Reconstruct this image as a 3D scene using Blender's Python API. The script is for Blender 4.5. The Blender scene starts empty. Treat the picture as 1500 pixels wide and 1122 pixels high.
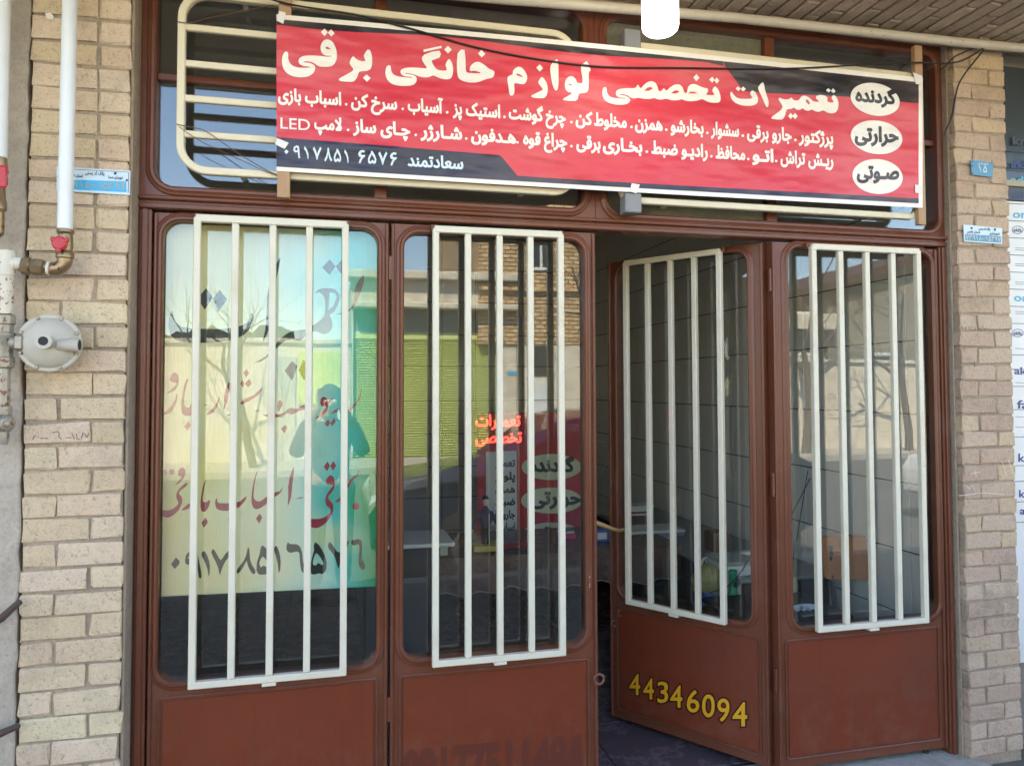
import bpy, bmesh, math, random
from mathutils import Vector, Matrix
from mathutils.geometry import tessellate_polygon, delaunay_2d_cdt
import numpy as np
from math import radians, sin, cos, pi, sqrt, atan2, tan
random.seed(11)
SC = bpy.context.scene
COL = SC.collection

# ------------------------------------------------------------------ camera, sky, sun, exposure
YAW, PIT, ROL = radians(13.80111593), radians(2.14611011), radians(-0.17349709)
F, CX, CY, D, CZ = 1122.34, 755.31, 525.56, 2.688, 1.526
C0 = Vector((0, -D, CZ))
fwd = Vector((sin(YAW)*cos(PIT), cos(YAW)*cos(PIT), sin(PIT)))
rgt = Vector((cos(YAW), -sin(YAW), 0)); upv = rgt.cross(fwd)
rr = cos(ROL)*rgt + sin(ROL)*upv; uu = -sin(ROL)*rgt + cos(ROL)*upv
cam = bpy.data.cameras.new('camera'); co = bpy.data.objects.new('camera', cam); COL.objects.link(co)
cam.sensor_width = 36; cam.lens = F/1500*36
cam.shift_x = (750-CX)/1500; cam.shift_y = (CY-561)/1500
cam.clip_start = .02; cam.clip_end = 400
M4 = Matrix((rr, uu, -fwd)).transposed().to_4x4(); M4.translation = C0
co.matrix_world = M4; SC.camera = co

SUN_EL, SUN_AZ = radians(52), radians(-28)      # azimuth from +Y towards +X
W = bpy.data.worlds.new('World'); SC.world = W; W.use_nodes = True
nt = W.node_tree; bg = nt.nodes['Background']
sky = nt.nodes.new('ShaderNodeTexSky'); sky.sky_type = 'NISHITA'; sky.sun_disc = False
sky.sun_elevation = SUN_EL; sky.sun_rotation = SUN_AZ; sky.air_density = 1.0; sky.dust_density = .3; sky.ozone_density = 2.0
nt.links.new(sky.outputs[0], bg.inputs[0]); bg.inputs[1].default_value = 0.15
sd = Vector((sin(SUN_AZ)*cos(SUN_EL), cos(SUN_AZ)*cos(SUN_EL), sin(SUN_EL)))
sl = bpy.data.lights.new('sun', 'SUN'); sl.energy = 5.0; sl.angle = radians(.53); sl.color = (1, .93, .82)
so = bpy.data.objects.new('sun', sl); COL.objects.link(so); so.rotation_euler = sd.to_track_quat('Z', 'Y').to_euler()
so.location = (0, 6, 12)
vs = SC.view_settings; vs.view_transform = 'Standard'; vs.look = 'None'; vs.gamma = 1; vs.use_curve_mapping = False
vs.exposure = 2.5
vs.use_white_balance = True; vs.white_balance_temperature = 7150; vs.white_balance_tint = 10
SC.cycles.use_denoising = True
SC.cycles.max_bounces = 10; SC.cycles.diffuse_bounces = 5; SC.cycles.glossy_bounces = 5; SC.cycles.transparent_max_bounces = 24
SC.cycles.caustics_reflective = False; SC.cycles.caustics_refractive = False; SC.cycles.sample_clamp_indirect = 6

# ------------------------------------------------------------------ measuring helpers: where a sight line meets a real plane
def ray(px, py): return fwd*F + rr*(px-CX) - uu*(py-CY)
def at(px, py, Y=0.0):
    d = ray(px, py); return C0 + d*((Y+D)/d.y)
def atx(px, py, X):
    d = ray(px, py); return C0 + d*(X/d.x)
def atz(px, py, Z):
    d = ray(px, py); return C0 + d*((Z-CZ)/d.z)
def atp(px, py, P, N):
    d = ray(px, py); return C0 + d*((P-C0).dot(N)/d.dot(N))
def rf(px, py, Y):          # point of a plane across the street seen mirrored in the glass (plane y=0)
    d = ray(px, py); t = (D-Y)/d.y; P = C0+d*t; return Vector((P.x, Y, P.z))

# ------------------------------------------------------------------ materials
def srgb(r, g, b):
    f = lambda c: (c/255/12.92) if c/255 <= .04045 else ((c/255+.055)/1.055)**2.4
    return (f(r), f(g), f(b), 1)
class MT:
    def __init__(s, name):
        s.m = bpy.data.materials.new(name); s.m.use_nodes = True; s.t = s.m.node_tree
        s.b = s.t.nodes['Principled BSDF']; s.out = s.t.nodes['Material Output']
    def n(s, typ, **kw):
        x = s.t.nodes.new(typ)
        for k, v in kw.items():
            if k in x.bl_rna.properties: setattr(x, k, v)
            else: x.inputs[k].default_value = v
        return x
    def l(s, a, b): s.t.links.new(a, b)
    def pos(s, obj=False):
        if obj:
            t = s.n('ShaderNodeTexCoord'); o = s.n('ShaderNodeObjectInfo')
            v = s.n('ShaderNodeVectorMath', operation='MULTIPLY_ADD')
            s.l(o.outputs['Random'], v.inputs[0]); v.inputs[1].default_value = (37, 53, 71); s.l(t.outputs['Object'], v.inputs[2])
            return v.outputs[0]
        return s.n('ShaderNodeNewGeometry').outputs['Position']
    def noise(s, vec, scale, detail=4, rough=.55, stretch=None):
        if stretch:
            m = s.n('ShaderNodeMapping'); m.inputs['Scale'].default_value = stretch; s.l(vec, m.inputs[0]); vec = m.outputs[0]
        n = s.n('ShaderNodeTexNoise'); n.inputs['Scale'].default_value = scale; n.inputs['Detail'].default_value = detail; n.inputs['Roughness'].default_value = rough
        s.l(vec, n.inputs['Vector']); return n.outputs['Fac']
    def ramp(s, fac, stops, interp='LINEAR'):
        r = s.n('ShaderNodeValToRGB'); cr = r.color_ramp; cr.interpolation = interp
        while len(cr.elements) < len(stops): cr.elements.new(.5)
        for e, (p, c) in zip(cr.elements, stops): e.position = p; e.color = c if len(c) == 4 else (*c, 1)
        s.l(fac, r.inputs[0]); return r.outputs[0]
    def mix(s, fac, a, b, mode='MIX'):
        m = s.n('ShaderNodeMix', data_type='RGBA', blend_type=mode)
        for v, i in ((fac, 0), (a, 6), (b, 7)):
            if isinstance(v, (int, float)): m.inputs[i].default_value = v
            elif isinstance(v, tuple): m.inputs[i].default_value = v
            else: s.l(v, m.inputs[i])
        return m.outputs[2]
    def bump(s, h, strength, dist):
        b = s.n('ShaderNodeBump'); b.inputs['Strength'].default_value = strength; b.inputs['Distance'].default_value = dist
        s.l(h, b.inputs['Height'])
        if getattr(s, '_lb', None): s.l(s._lb, b.inputs['Normal'])
        s._lb = b.outputs[0]; s.l(s._lb, s.b.inputs['Normal'])
    def col(s, c):
        if isinstance(c, tuple): s.b.inputs['Base Color'].default_value = c
        else: s.l(c, s.b.inputs['Base Color'])
    def set(s, **k):
        for a, v in k.items(): s.b.inputs[a.replace('_', ' ')].default_value = v
BK = (0, 0, 0, 1); WH = (1, 1, 1, 1)
def c4(a, k=1.0): return (a[0]*k, a[1]*k, a[2]*k, 1)
def paint(name, c, rough=.4, var=.12, bump=.15, chips=None, metal=0, scale=9, obj=False, dirt=None):
    m = MT(name); p = m.pos(obj); n1 = m.noise(p, scale, 5, .6)
    colr = m.mix(n1, c4(c, 1-var), c4(c, 1+var))
    if dirt:
        n3 = m.noise(p, scale*.45, 6, .7); f = m.ramp(n3, [(.52, BK), (.72, WH)])
        colr = m.mix(m.mix(.55, BK, f), colr, dirt)
    if chips:
        n2 = m.noise(p, 55, 3, .7); f = m.ramp(n2, [(chips[1], BK), (chips[1]+.02, WH)]); colr = m.mix(f, colr, chips[0])
    m.col(colr); m.set(Roughness=rough, Metallic=metal)
    if name == 'gate_panel_paint':
        sp = m.n('ShaderNodeSeparateXYZ'); m.l(p, sp.inputs[0]); lo = m.n('ShaderNodeMapRange'); lo.inputs[1].default_value = .5; lo.inputs[2].default_value = .06; m.l(sp.outputs[2], lo.inputs[0])
        ml = m.n('ShaderNodeMath', operation='MULTIPLY'); m.l(lo.outputs[0], ml.inputs[0]); m.l(m.ramp(m.noise(p, 9, 7, .75), [(.45, BK), (.8, (.32, .32, .32, 1))]), ml.inputs[1]); colr = m.mix(ml.outputs[0], colr, srgb(140, 118, 100))
        st_ = m.ramp(m.noise(p, 1, 4, .6, (26, 26, 1.2)), [(.56, BK), (.75, (.35, .35, .35, 1))]); colr = m.mix(st_, colr, srgb(84, 44, 34)); m.col(colr)
    if bump: m.bump(m.noise(p, 130, 3, .6), bump, .0012); m.bump(m.noise(p, 12, 3, .5), bump*.6, .006)
    return m.m
GATE = paint('gate_brown_paint', srgb(110, 64, 46), .30, .16, .22, chips=(srgb(176, 140, 122), .74), dirt=srgb(120, 88, 76))
GATEP = paint('gate_panel_paint', srgb(114, 50, 27), .5, .10, .2, chips=(srgb(150, 110, 95), .80), scale=3, dirt=srgb(92, 54, 44))
for _m in (GATE, GATEP): _m.node_tree.nodes['Principled BSDF'].inputs['Specular IOR Level'].default_value = .36
CREAM = paint('cream_bar_paint', srgb(216, 210, 190), .38, .04, .15, chips=(srgb(60, 44, 34), .745), dirt=srgb(196, 184, 156))
CREAM2 = paint('cream_transom_paint', srgb(222, 212, 184), .45, .07, .2, chips=(srgb(70, 52, 38), .755), dirt=srgb(196, 184, 156))
WHITEP = paint('white_pipe_paint', srgb(222, 226, 226), .3, .05, .15, chips=(srgb(120, 110, 100), .76), dirt=srgb(204, 204, 198))
OLDWHITE = paint('old_white_pipe_paint', srgb(206, 200, 184), .42, .10, .3, chips=(srgb(84, 70, 58), .69), dirt=srgb(168, 156, 134))
BRASS = paint('weathered_brass', srgb(150, 128, 98), .38, .25, .4, metal=.75, scale=30, chips=(srgb(96, 62, 40), .62))
RUSTY = paint('rusty_white_pipe', srgb(196, 186, 164), .5, .2, .5, scale=24, chips=(srgb(120, 66, 32), .60))
STEELG = paint('grey_galvanised_steel', srgb(156, 150, 136), .42, .25, .4, metal=.3, scale=30, chips=(srgb(116, 78, 52), .58))
REGU = paint('regulator_grey_enamel', srgb(186, 180, 166), .62, .07, .25, chips=(srgb(120, 118, 110), .76))
REDH = paint('red_valve_plastic', srgb(186, 52, 62), .45, .15, .2)
TAPEW = paint('white_thread_tape', srgb(214, 206, 186), .7, .15, .5, scale=60)
GREYBOX = paint('grey_metal_latch', srgb(132, 134, 136), .5, .12, .2)
BLACKW = paint('black_cable_rubber', (.018, .017, .017, 1), .5, .2, .1)
RUSTW = paint('rusty_wire', srgb(96, 66, 48), .6, .3, .3, scale=60)
def wood(name, c):
    m = MT(name); p = m.pos(); n = m.noise(p, 14, 6, .6, (6, 6, .7)); m.col(m.mix(n, c4(c, .72), c4(c, 1.2))); m.set(Roughness=.6); m.bump(n, .3, .002); return m.m
BATTEN = wood('bare_batten_wood', srgb(178, 142, 108)); CHAIRW = wood('chair_plywood', srgb(172, 108, 62))

def brickmat(name, stops, dark=.5, smear=srgb(176, 160, 140)):
    m = MT(name); p = m.pos(True); oi = m.n('ShaderNodeObjectInfo')
    base = m.ramp(oi.outputs['Random'], stops)
    n1 = m.noise(p, 22, 6, .65); n2 = m.noise(p, 160, 3, .7); n3 = m.noise(m.pos(), 5, 5, .65)
    c = m.mix(m.mix(.75, BK, m.ramp(n1, [(.3, BK), (.75, WH)])), base, m.mix(.5, base, smear))
    c = m.mix(m.ramp(n2, [(.30, WH), (.42, BK)]), c, m.mix(.45, c, (.12, .09, .07, 1)))
    c = m.mix(m.ramp(n3, [(.50, BK), (.72, (dark, dark, dark, 1))]), c, m.mix(.55, c, (.13, .105, .085, 1)))
    m.col(c); m.set(Roughness=.92); m.b.inputs['Specular IOR Level'].default_value = .25
    n4 = m.noise(p, 75, 5, .75); c = m.mix(m.ramp(n4, [(.30, WH), (.45, BK)]), c, m.mix(.6, c, (.16, .12, .09, 1))); c = m.mix(m.ramp(n4, [(.58, BK), (.78, (.5, .5, .5, 1))]), c, srgb(226, 212, 192)); m.col(c)
    m.bump(n2, .7, .003); m.bump(n1, .8, .008); m.bump(n4, .9, .005)
    return m.m
BRICK = brickmat('pale_buff_brick', [(0, srgb(222, 198, 168)), (.3, srgb(224, 200, 174)), (.6, srgb(214, 192, 156)), (.85, srgb(216, 188, 160)), (1, srgb(226, 208, 172))])
BRICKR = brickmat('rosy_weathered_brick', [(0, srgb(196, 170, 148)), (.35, srgb(204, 180, 156)), (.6, srgb(188, 160, 140)), (.85, srgb(208, 184, 150)), (1, srgb(194, 164, 146))], .8)
SOFBR = brickmat('brown_soffit_brick', [(0, srgb(196, 178, 158)), (.4, srgb(206, 188, 168)), (.7, srgb(180, 164, 146)), (1, srgb(194, 174, 154))], .6, srgb(172, 160, 144))
OLDB = brickmat('street_yellow_brick', [(0, srgb(206, 184, 146)), (.5, srgb(190, 162, 122)), (1, srgb(214, 196, 160))])
def mortarmat(name, c, k=1):
    m = MT(name); p = m.pos(); n1 = m.noise(p, 26, 7, .7); n2 = m.noise(p, 210, 3, .7); n3 = m.noise(p, 3.2, 5, .6)
    cc = m.mix(n1, c4(c, .62), c4(c, 1.25)); cc = m.mix(m.ramp(n3, [(.42, BK), (.7, WH)]), cc, m.mix(.4, cc, (.16, .135, .115, 1)))
    cc = m.mix(m.ramp(m.noise(p, 90, 5, .75), [(.34, (.4, .4, .4, 1)), (.5, BK)]), cc, c4(c, .35)); m.col(cc); m.set(Roughness=.95); m.b.inputs['Specular IOR Level'].default_value = .2
    m.bump(n2, .7, .003*k); m.bump(n1, .9, .012*k); return m.m
MORTAR = mortarmat('brown_grey_mortar', srgb(184, 166, 144)); CEMENT = mortarmat('smeared_grey_cement', srgb(176, 158, 138), .7)
SMOOTHC = mortarmat('smooth_beige_cement', srgb(188, 176, 160), .35); PLAST = mortarmat('grey_plaster', srgb(150, 142, 130), .5)
STONEW = mortarmat('white_travertine', srgb(222, 214, 196), .2); BEIGEW = mortarmat('beige_plaster', srgb(214, 196, 166), .3)
ASPH = mortarmat('worn_asphalt', (.11, .108, .104, 1), .5); PAVE = mortarmat('concrete_paving', srgb(178, 172, 162), .3); NPAVE = mortarmat('dark_near_paving', srgb(112, 106, 98), .4)
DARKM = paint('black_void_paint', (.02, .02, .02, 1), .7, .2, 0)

def glassmat(name, fac, tint=(1, 1, 1, 1), dirt=.018):
    m = MT(name); t = m.t; t.nodes.remove(m.b)
    tr = m.n('ShaderNodeBsdfTransparent'); tr.inputs[0].default_value = tint
    gl = m.n('ShaderNodeBsdfGlossy'); gl.inputs['Roughness'].default_value = .0; gl.inputs[0].default_value = (1, 1, 1, 1)
    p = m.pos(); n = m.noise(p, 1.3, 2, .4); b = m.n('ShaderNodeBump'); b.inputs['Strength'].default_value = .08; b.inputs['Distance'].default_value = .010
    m.l(n, b.inputs['Height']); m.l(b.outputs[0], gl.inputs['Normal'])
    df = m.n('ShaderNodeBsdfDiffuse'); df.inputs[0].default_value = srgb(190, 184, 172)
    dn = m.ramp(m.noise(p, 6, 6, .7), [(.35, c4((dirt*.3,)*3)), (.75, c4((dirt,)*3))])
    ge = m.n('ShaderNodeNewGeometry'); dt = m.n('ShaderNodeVectorMath', operation='DOT_PRODUCT'); m.l(ge.outputs['Incoming'], dt.inputs[0]); m.l(ge.outputs['Normal'], dt.inputs[1])
    def mm(op, a, b=None, c=None):
        x = m.n('ShaderNodeMath', operation=op)
        for i, v in enumerate((a, b, c)):
            if v is None: continue
            if isinstance(v, (int, float)): x.inputs[i].default_value = v
            else: m.l(v, x.inputs[i])
        return x.outputs[0]
    om = mm('SUBTRACT', 1.0, mm('ABSOLUTE', dt.outputs['Value'])); fr_out = mm('MULTIPLY_ADD', mm('POWER', om, 5.0), 1-fac, fac)
    m1 = m.n('ShaderNodeMixShader'); m.l(fr_out, m1.inputs[0]); m.l(tr.outputs[0], m1.inputs[1]); m.l(gl.outputs[0], m1.inputs[2])
    m2 = m.n('ShaderNodeMixShader'); m.l(dn, m2.inputs[0]); m.l(m1.outputs[0], m2.inputs[1]); m.l(df.outputs[0], m2.inputs[2])
    m.l(m2.outputs[0], m.out.inputs[0]); return m.m
GLASS = glassmat('door_glass', .056, (.93, .96, .95, 1))
GLASST = glassmat('transom_glass', .09, (.85, .88, .88, 1), .035)
CARGL = glassmat('car_glass', .06, (.25, .28, .3, 1))
def plain(name, c, rough=.5, metal=0, obj=False, var=.06): return paint(name, c, rough, var, .08, metal=metal, obj=obj)
def emis(name, c, s):
    m = MT(name); m.col(c); m.b.inputs['Emission Color'].default_value = c; m.b.inputs['Emission Strength'].default_value = s; return m.m

# banner vinyl: one relief shared by vinyl and print, so that folds run through both
def vinyl(name, c, rough=.40):
    m = MT(name); p = m.pos()
    n = m.noise(p, 1.6, 3, .5, (1.0, 1, 3.2)); n2 = m.noise(p, 7, 4, .55, (1, 1, 1.3))
    sheen = m.ramp(m.noise(p, 2.2, 4, .55, (1, 1, 2.6)), [(.45, BK), (.72, (.38, .38, .38, 1))]); m.col(m.mix(sheen, m.mix(m.noise(p, 40, 3, .6), c4(c, .95), c4(c, 1.05)), c4((c[0]*.7+.25, c[1]*.7+.17, c[2]*.7+.15)))); m.set(Roughness=rough)  # pale noise patches paint the vinyl's reflected sheen into its colour
    m.b.inputs['Specular IOR Level'].default_value = .5
    m.bump(n, 1, .07); m.bump(n2, .5, .014); return m.m
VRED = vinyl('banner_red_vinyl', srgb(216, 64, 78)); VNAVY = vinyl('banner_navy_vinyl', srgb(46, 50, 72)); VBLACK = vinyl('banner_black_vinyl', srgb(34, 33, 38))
VWHITE = vinyl('banner_white_ink', srgb(240, 236, 226), .35); VINK = vinyl('banner_black_ink', srgb(40, 44, 50), .35)
TAPE = plain('white_cloth_tape', srgb(232, 228, 226), .6)

def sheetmat():
    m = MT('painted_fluted_sheet'); p = m.pos(); s = m.n('ShaderNodeSeparateXYZ'); m.l(p, s.inputs[0])
    mr = m.n('ShaderNodeMapRange'); mr.inputs[1].default_value = -.53; mr.inputs[2].default_value = .17; m.l(s.outputs[0], mr.inputs[0])
    w = m.noise(p, 3.0, 3, .5)
    a = m.n('ShaderNodeMath', operation='MULTIPLY_ADD'); m.l(w, a.inputs[0]); a.inputs[1].default_value = .55; m.l(mr.outputs[0], a.inputs[2])
    b = m.n('ShaderNodeMath', operation='SUBTRACT'); m.l(a.outputs[0], b.inputs[0]); b.inputs[1].default_value = .27
    c = m.ramp(b.outputs[0], [(0, srgb(234, 212, 158)), (.25, srgb(240, 226, 168)), (.48, srgb(238, 234, 196)), (.66, srgb(204, 230, 206)), (.83, srgb(84, 200, 186)), (1, srgb(30, 170, 100))])
    yl = m.ramp(m.noise(p, 3.4, 2, .4), [(.56, BK), (.7, WH)])
    c = m.mix(m.mix(.6, BK, yl), c, srgb(226, 214, 120)); m.col(c); m.set(Roughness=.55)
    x = m.n('ShaderNodeMath', operation='SINE'); y = m.n('ShaderNodeMath', operation='MULTIPLY'); y.inputs[1].default_value = 1500; m.l(s.outputs[0], y.inputs[0]); m.l(y.outputs[0], x.inputs[0])
    m.bump(x.outputs[0], .35, .001)
    return m.m
SHEET = sheetmat()
SINK = plain('sheet_dark_green_ink', srgb(22, 26, 25), .5); SRED = plain('sheet_maroon_ink', srgb(158, 36, 56), .5)

# ------------------------------------------------------------------ mesh helpers
def cat(o, label=None, c=None, group=None, kind=None):
    if label: o['label'] = label
    if c: o['category'] = c
    if group: o['group'] = group
    if kind: o['kind'] = kind
    return o
def thing(name, label, c, loc=(0, 0, 0), rz=0, group=None):
    o = bpy.data.objects.new(name, None); COL.objects.link(o); o.location = loc; o.rotation_euler = (0, 0, rz); o.empty_display_size = .1
    return cat(o, label, c, group)
def link(name, bm, mat, parent=None, smooth=False, world=False):
    me = bpy.data.meshes.new(name); bm.normal_update(); bm.to_mesh(me); bm.free()
    for m in (mat if isinstance(mat, (list, tuple)) else [mat]): me.materials.append(m)
    if smooth:
        for p in me.polygons: p.use_smooth = True
        try: me.set_sharp_from_angle(angle=radians(38))
        except Exception: pass
    o = bpy.data.objects.new(name, me); COL.objects.link(o)
    if parent is not None:
        o.parent = parent
        if world: o.matrix_parent_inverse = pmw(parent).inverted()
    return o
def pmw(o):
    m = Matrix.Translation(o.location) @ o.rotation_euler.to_matrix().to_4x4()
    return (pmw(o.parent) @ o.matrix_parent_inverse @ m) if o.parent else m
def share(name, me, parent, loc, rot=(0, 0, 0), world=True):
    o = bpy.data.objects.new(name, me); COL.objects.link(o); o.location = loc; o.rotation_euler = rot
    if parent is not None:
        o.parent = parent
        if world: o.matrix_parent_inverse = pmw(parent).inverted()
    return o
def NB(): return bmesh.new()
def box(bm, x0, x1, y0, y1, z0, z1, bev=0, seg=1):
    g = bmesh.ops.create_cube(bm, size=1)
    for v in g['verts']:
        v.co = Vector((x0+(v.co.x+.5)*(x1-x0), y0+(v.co.y+.5)*(y1-y0), z0+(v.co.z+.5)*(z1-z0)))
    if bev:
        es = list({e for v in g['verts'] for e in v.link_edges})
        bmesh.ops.bevel(bm, geom=es, offset=bev, segments=seg, profile=.5, affect='EDGES')
    return bm
def frames(pts):
    pts = [Vector(p) for p in pts]; T = []
    for i in range(len(pts)):
        a = pts[max(i-1, 0)]; b = pts[min(i+1, len(pts)-1)]; T.append((b-a).normalized())
    ref = Vector((0, 0, 1)) if abs(T[0].z) < .9 else Vector((0, 1, 0))
    n = (ref - T[0]*ref.dot(T[0])).normalized(); out = []
    for t in T:
        n = (n - t*n.dot(t)); n = n.normalized() if n.length > 1e-6 else Vector((1, 0, 0)); out.append((t, n, t.cross(n)))
    return pts, out
def tube(bm, pts, r, seg=10, cap=True):
    pts, fr = frames(pts); rs = r if isinstance(r, (list, tuple)) else [r]*len(pts); rings = []
    for p, (t, n, b), q in zip(pts, fr, rs):
        rings.append([bm.verts.new(p + n*cos(2*pi*k/seg)*q + b*sin(2*pi*k/seg)*q) for k in range(seg)])
    for a, b in zip(rings, rings[1:]):
        for k in range(seg): bm.faces.new((a[k], a[(k+1) % seg], b[(k+1) % seg], b[k]))
    if cap: bm.faces.new(rings[0][::-1]); bm.faces.new(rings[-1])
    return bm
def lathe(bm, prof, axis, origin, seg=20):
    ax = Vector(axis).normalized(); ref = Vector((0, 0, 1)) if abs(ax.z) < .9 else Vector((1, 0, 0))
    n = (ref-ax*ref.dot(ax)).normalized(); b = ax.cross(n); O = Vector(origin); rings = []
    for r, h in prof:
        r = max(r, 1e-4); rings.append([bm.verts.new(O+ax*h+(n*cos(2*pi*k/seg)+b*sin(2*pi*k/seg))*r) for k in range(seg)])
    for a, c in zip(rings, rings[1:]):
        for k in range(seg): bm.faces.new((a[k], a[(k+1) % seg], c[(k+1) % seg], c[k]))
    bm.faces.new(rings[0][::-1]); bm.faces.new(rings[-1]); return bm
def rrect(x0, x1, z0, z1, r, n=7):
    o = []
    for cx, cz, a0 in ((x1-r, z0+r, -90), (x1-r, z1-r, 0), (x0+r, z1-r, 90), (x0+r, z0+r, 180)):
        for k in range(n+1):
            a = radians(a0+90*k/n); o.append((cx+r*cos(a), cz+r*sin(a)))
    return o
def plate(bm, outer, holes, y0, y1):
    """flat plate with holes in the xz plane, solid between y0 (front) and y1 (back)"""
    loops = [outer]+holes; flat = [p for l in loops for p in l]
    tris = tessellate_polygon([[Vector((p[0], p[1], 0)) for p in l] for l in loops])
    A = [bm.verts.new((p[0], y0, p[1])) for p in flat]; B = [bm.verts.new((p[0], y1, p[1])) for p in flat]
    for t in tris:
        if len(set(t)) < 3: continue
        bm.faces.new([A[i] for i in t]); bm.faces.new([B[i] for i in t][::-1])
    k = 0
    for l in loops:
        n = len(l)
        for i in range(n):
            a, b = k+i, k+(i+1) % n
            bm.faces.new((A[a], A[b], B[b], B[a]))
        k += n
    bmesh.ops.recalc_face_normals(bm, faces=bm.faces[:]); return bm
def ring(bm, prof, x0, x1, z0, z1, r, n=7):
    """moulding run round a rounded rectangle; prof = [(outward offset, y)...]"""
    L = [[bm.verts.new((x, y, z)) for x, z in rrect(x0-o, x1+o, z0-o, z1+o, max(r+o, .004), n)] for o, y in prof]
    for a, b in zip(L, L[1:]+[L[0]]):
        m = len(a)
        for i in range(m): bm.faces.new((a[i], a[(i+1) % m], b[(i+1) % m], b[i]))
    bmesh.ops.recalc_face_normals(bm, faces=bm.faces[:]); return bm
def rough_box(w, d, h, seed, bev=.0032, amp=.0026):
    """one brick: chipped, bevelled, slightly out of square; origin at centre of its front face"""
    rnd = random.Random(seed); bm = NB(); box(bm, -w/2, w/2, 0, d, -h/2, h/2)
    bmesh.ops.bevel(bm, geom=bm.edges[:], offset=bev*rnd.uniform(.8, 1.5), segments=1, affect='EDGES')
    for v in bm.verts: v.co += Vector((rnd.gauss(0, amp), rnd.gauss(0, amp*.3), rnd.gauss(0, amp)))
    return bm
def mesh_of(bm, name, mat):
    me = bpy.data.meshes.new(name); bm.normal_update(); bm.to_mesh(me); bm.free(); me.materials.append(mat); return me

# ------------------------------------------------------------------ lettering
SH = {'ا': (0xFE8D, 2), 'آ': (0xFE81, 2), 'ب': (0xFE8F, 4), 'پ': (0xFB56, 4), 'ت': (0xFE95, 4), 'ث': (0xFE99, 4), 'ج': (0xFE9D, 4), 'چ': (0xFB7A, 4), 'ح': (0xFEA1, 4), 'خ': (0xFEA5, 4),
      'د': (0xFEA9, 2), 'ذ': (0xFEAB, 2), 'ر': (0xFEAD, 2), 'ز': (0xFEAF, 2), 'ژ': (0xFB8A, 2), 'س': (0xFEB1, 4), 'ش': (0xFEB5, 4), 'ص': (0xFEB9, 4), 'ض': (0xFEBD, 4), 'ط': (0xFEC1, 4), 'ظ': (0xFEC5, 4),
      'ع': (0xFEC9, 4), 'غ': (0xFECD, 4), 'ف': (0xFED1, 4), 'ق': (0xFED5, 4), 'ک': (0xFB8E, 4), 'گ': (0xFB92, 4), 'ل': (0xFEDD, 4), 'م': (0xFEE1, 4), 'ن': (0xFEE5, 4), 'و': (0xFEED, 2), 'ه': (0xFEE9, 4), 'ی': (0xFBFC, 4), 'ـ': (0x640, 4)}
def shape(s):
    out = []
    for i, ch in enumerate(s):
        if ch not in SH: out.append(ch); continue
        base, n = SH[ch]; pv = i > 0 and s[i-1] in SH and SH[s[i-1]][1] == 4; nx = n == 4 and i+1 < len(s) and s[i+1] in SH
        if ch == 'ـ': out.append('ـ'); continue
        if pv and ch == 'ا' and s[i-1] == 'ل':
            pv2 = i > 1 and s[i-2] in SH and SH[s[i-2]][1] == 4; out[-1] = chr(0xFEFC if pv2 else 0xFEFB); continue
        out.append(chr(base + (3 if pv and nx else 1 if pv else 2 if nx else 0)))
    return ''.join(out[::-1])
_gc = {}
def glyphs(txt, spacing=1.0):
    """outline polygons [(outer, [holes])] of a line of text in em units and its bounds"""
    if (txt, spacing) in _gc: return _gc[(txt, spacing)]
    cu = bpy.data.curves.new('line', 'FONT'); cu.body = txt; cu.space_character = spacing
    ob = bpy.data.objects.new('line', cu); COL.objects.link(ob)
    dg = bpy.context.evaluated_depsgraph_get(); dg.update(); ev = ob.evaluated_get(dg); cc = ev.to_curve(dg)
    loops = []
    for sp in cc.splines:
        P = []; bp = sp.bezier_points; n = len(bp)
        for i in range(n):
            a, b = bp[i], bp[(i+1) % n]
            straight = (a.handle_right-a.co).length < 1e-5 and (b.handle_left-b.co).length < 1e-5
            m = 1 if straight else 4
            for k in range(m):
                t = k/m; q = a.co*(1-t)**3+a.handle_right*3*t*(1-t)**2+b.handle_left*3*t*t*(1-t)+b.co*t**3
                if not P or (abs(P[-1][0]-q.x)+abs(P[-1][1]-q.y)) > 1e-4: P.append((q.x, q.y))
        if len(P) > 2: loops.append(P)
    ev.to_curve_clear(); bpy.data.objects.remove(ob); bpy.data.curves.remove(cu)
    ar = lambda P: .5*sum(P[i][0]*P[(i+1) % len(P)][1]-P[(i+1) % len(P)][0]*P[i][1] for i in range(len(P)))
    if sum(ar(P) for P in loops) < 0: loops = [P[::-1] for P in loops]
    xs = [p[0] for P in loops for p in P]; ys = [p[1] for P in loops for p in P]
    r = (loops, (min(xs), max(xs), min(ys), max(ys))); _gc[(txt, spacing)] = r; return r
def fatten(P, w):
    n = len(P); out = []
    for i in range(n):
        a, p, b = P[i-1], P[i], P[(i+1) % n]
        e1 = Vector((p[0]-a[0], p[1]-a[1])); e2 = Vector((b[0]-p[0], b[1]-p[1]))
        if e1.length < 1e-7 or e2.length < 1e-7: out.append(p); continue
        n1 = Vector((e1.y, -e1.x)).normalized(); n2 = Vector((e2.y, -e2.x)).normalized(); m = n1+n2
        if m.length < .3: out.append((p[0]+n1.x*w, p[1]+n1.y*w)); continue
        m.normalize(); k = w/max(m.dot(n1), .55); out.append((p[0]+m.x*k, p[1]+m.y*k))
    return out
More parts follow.
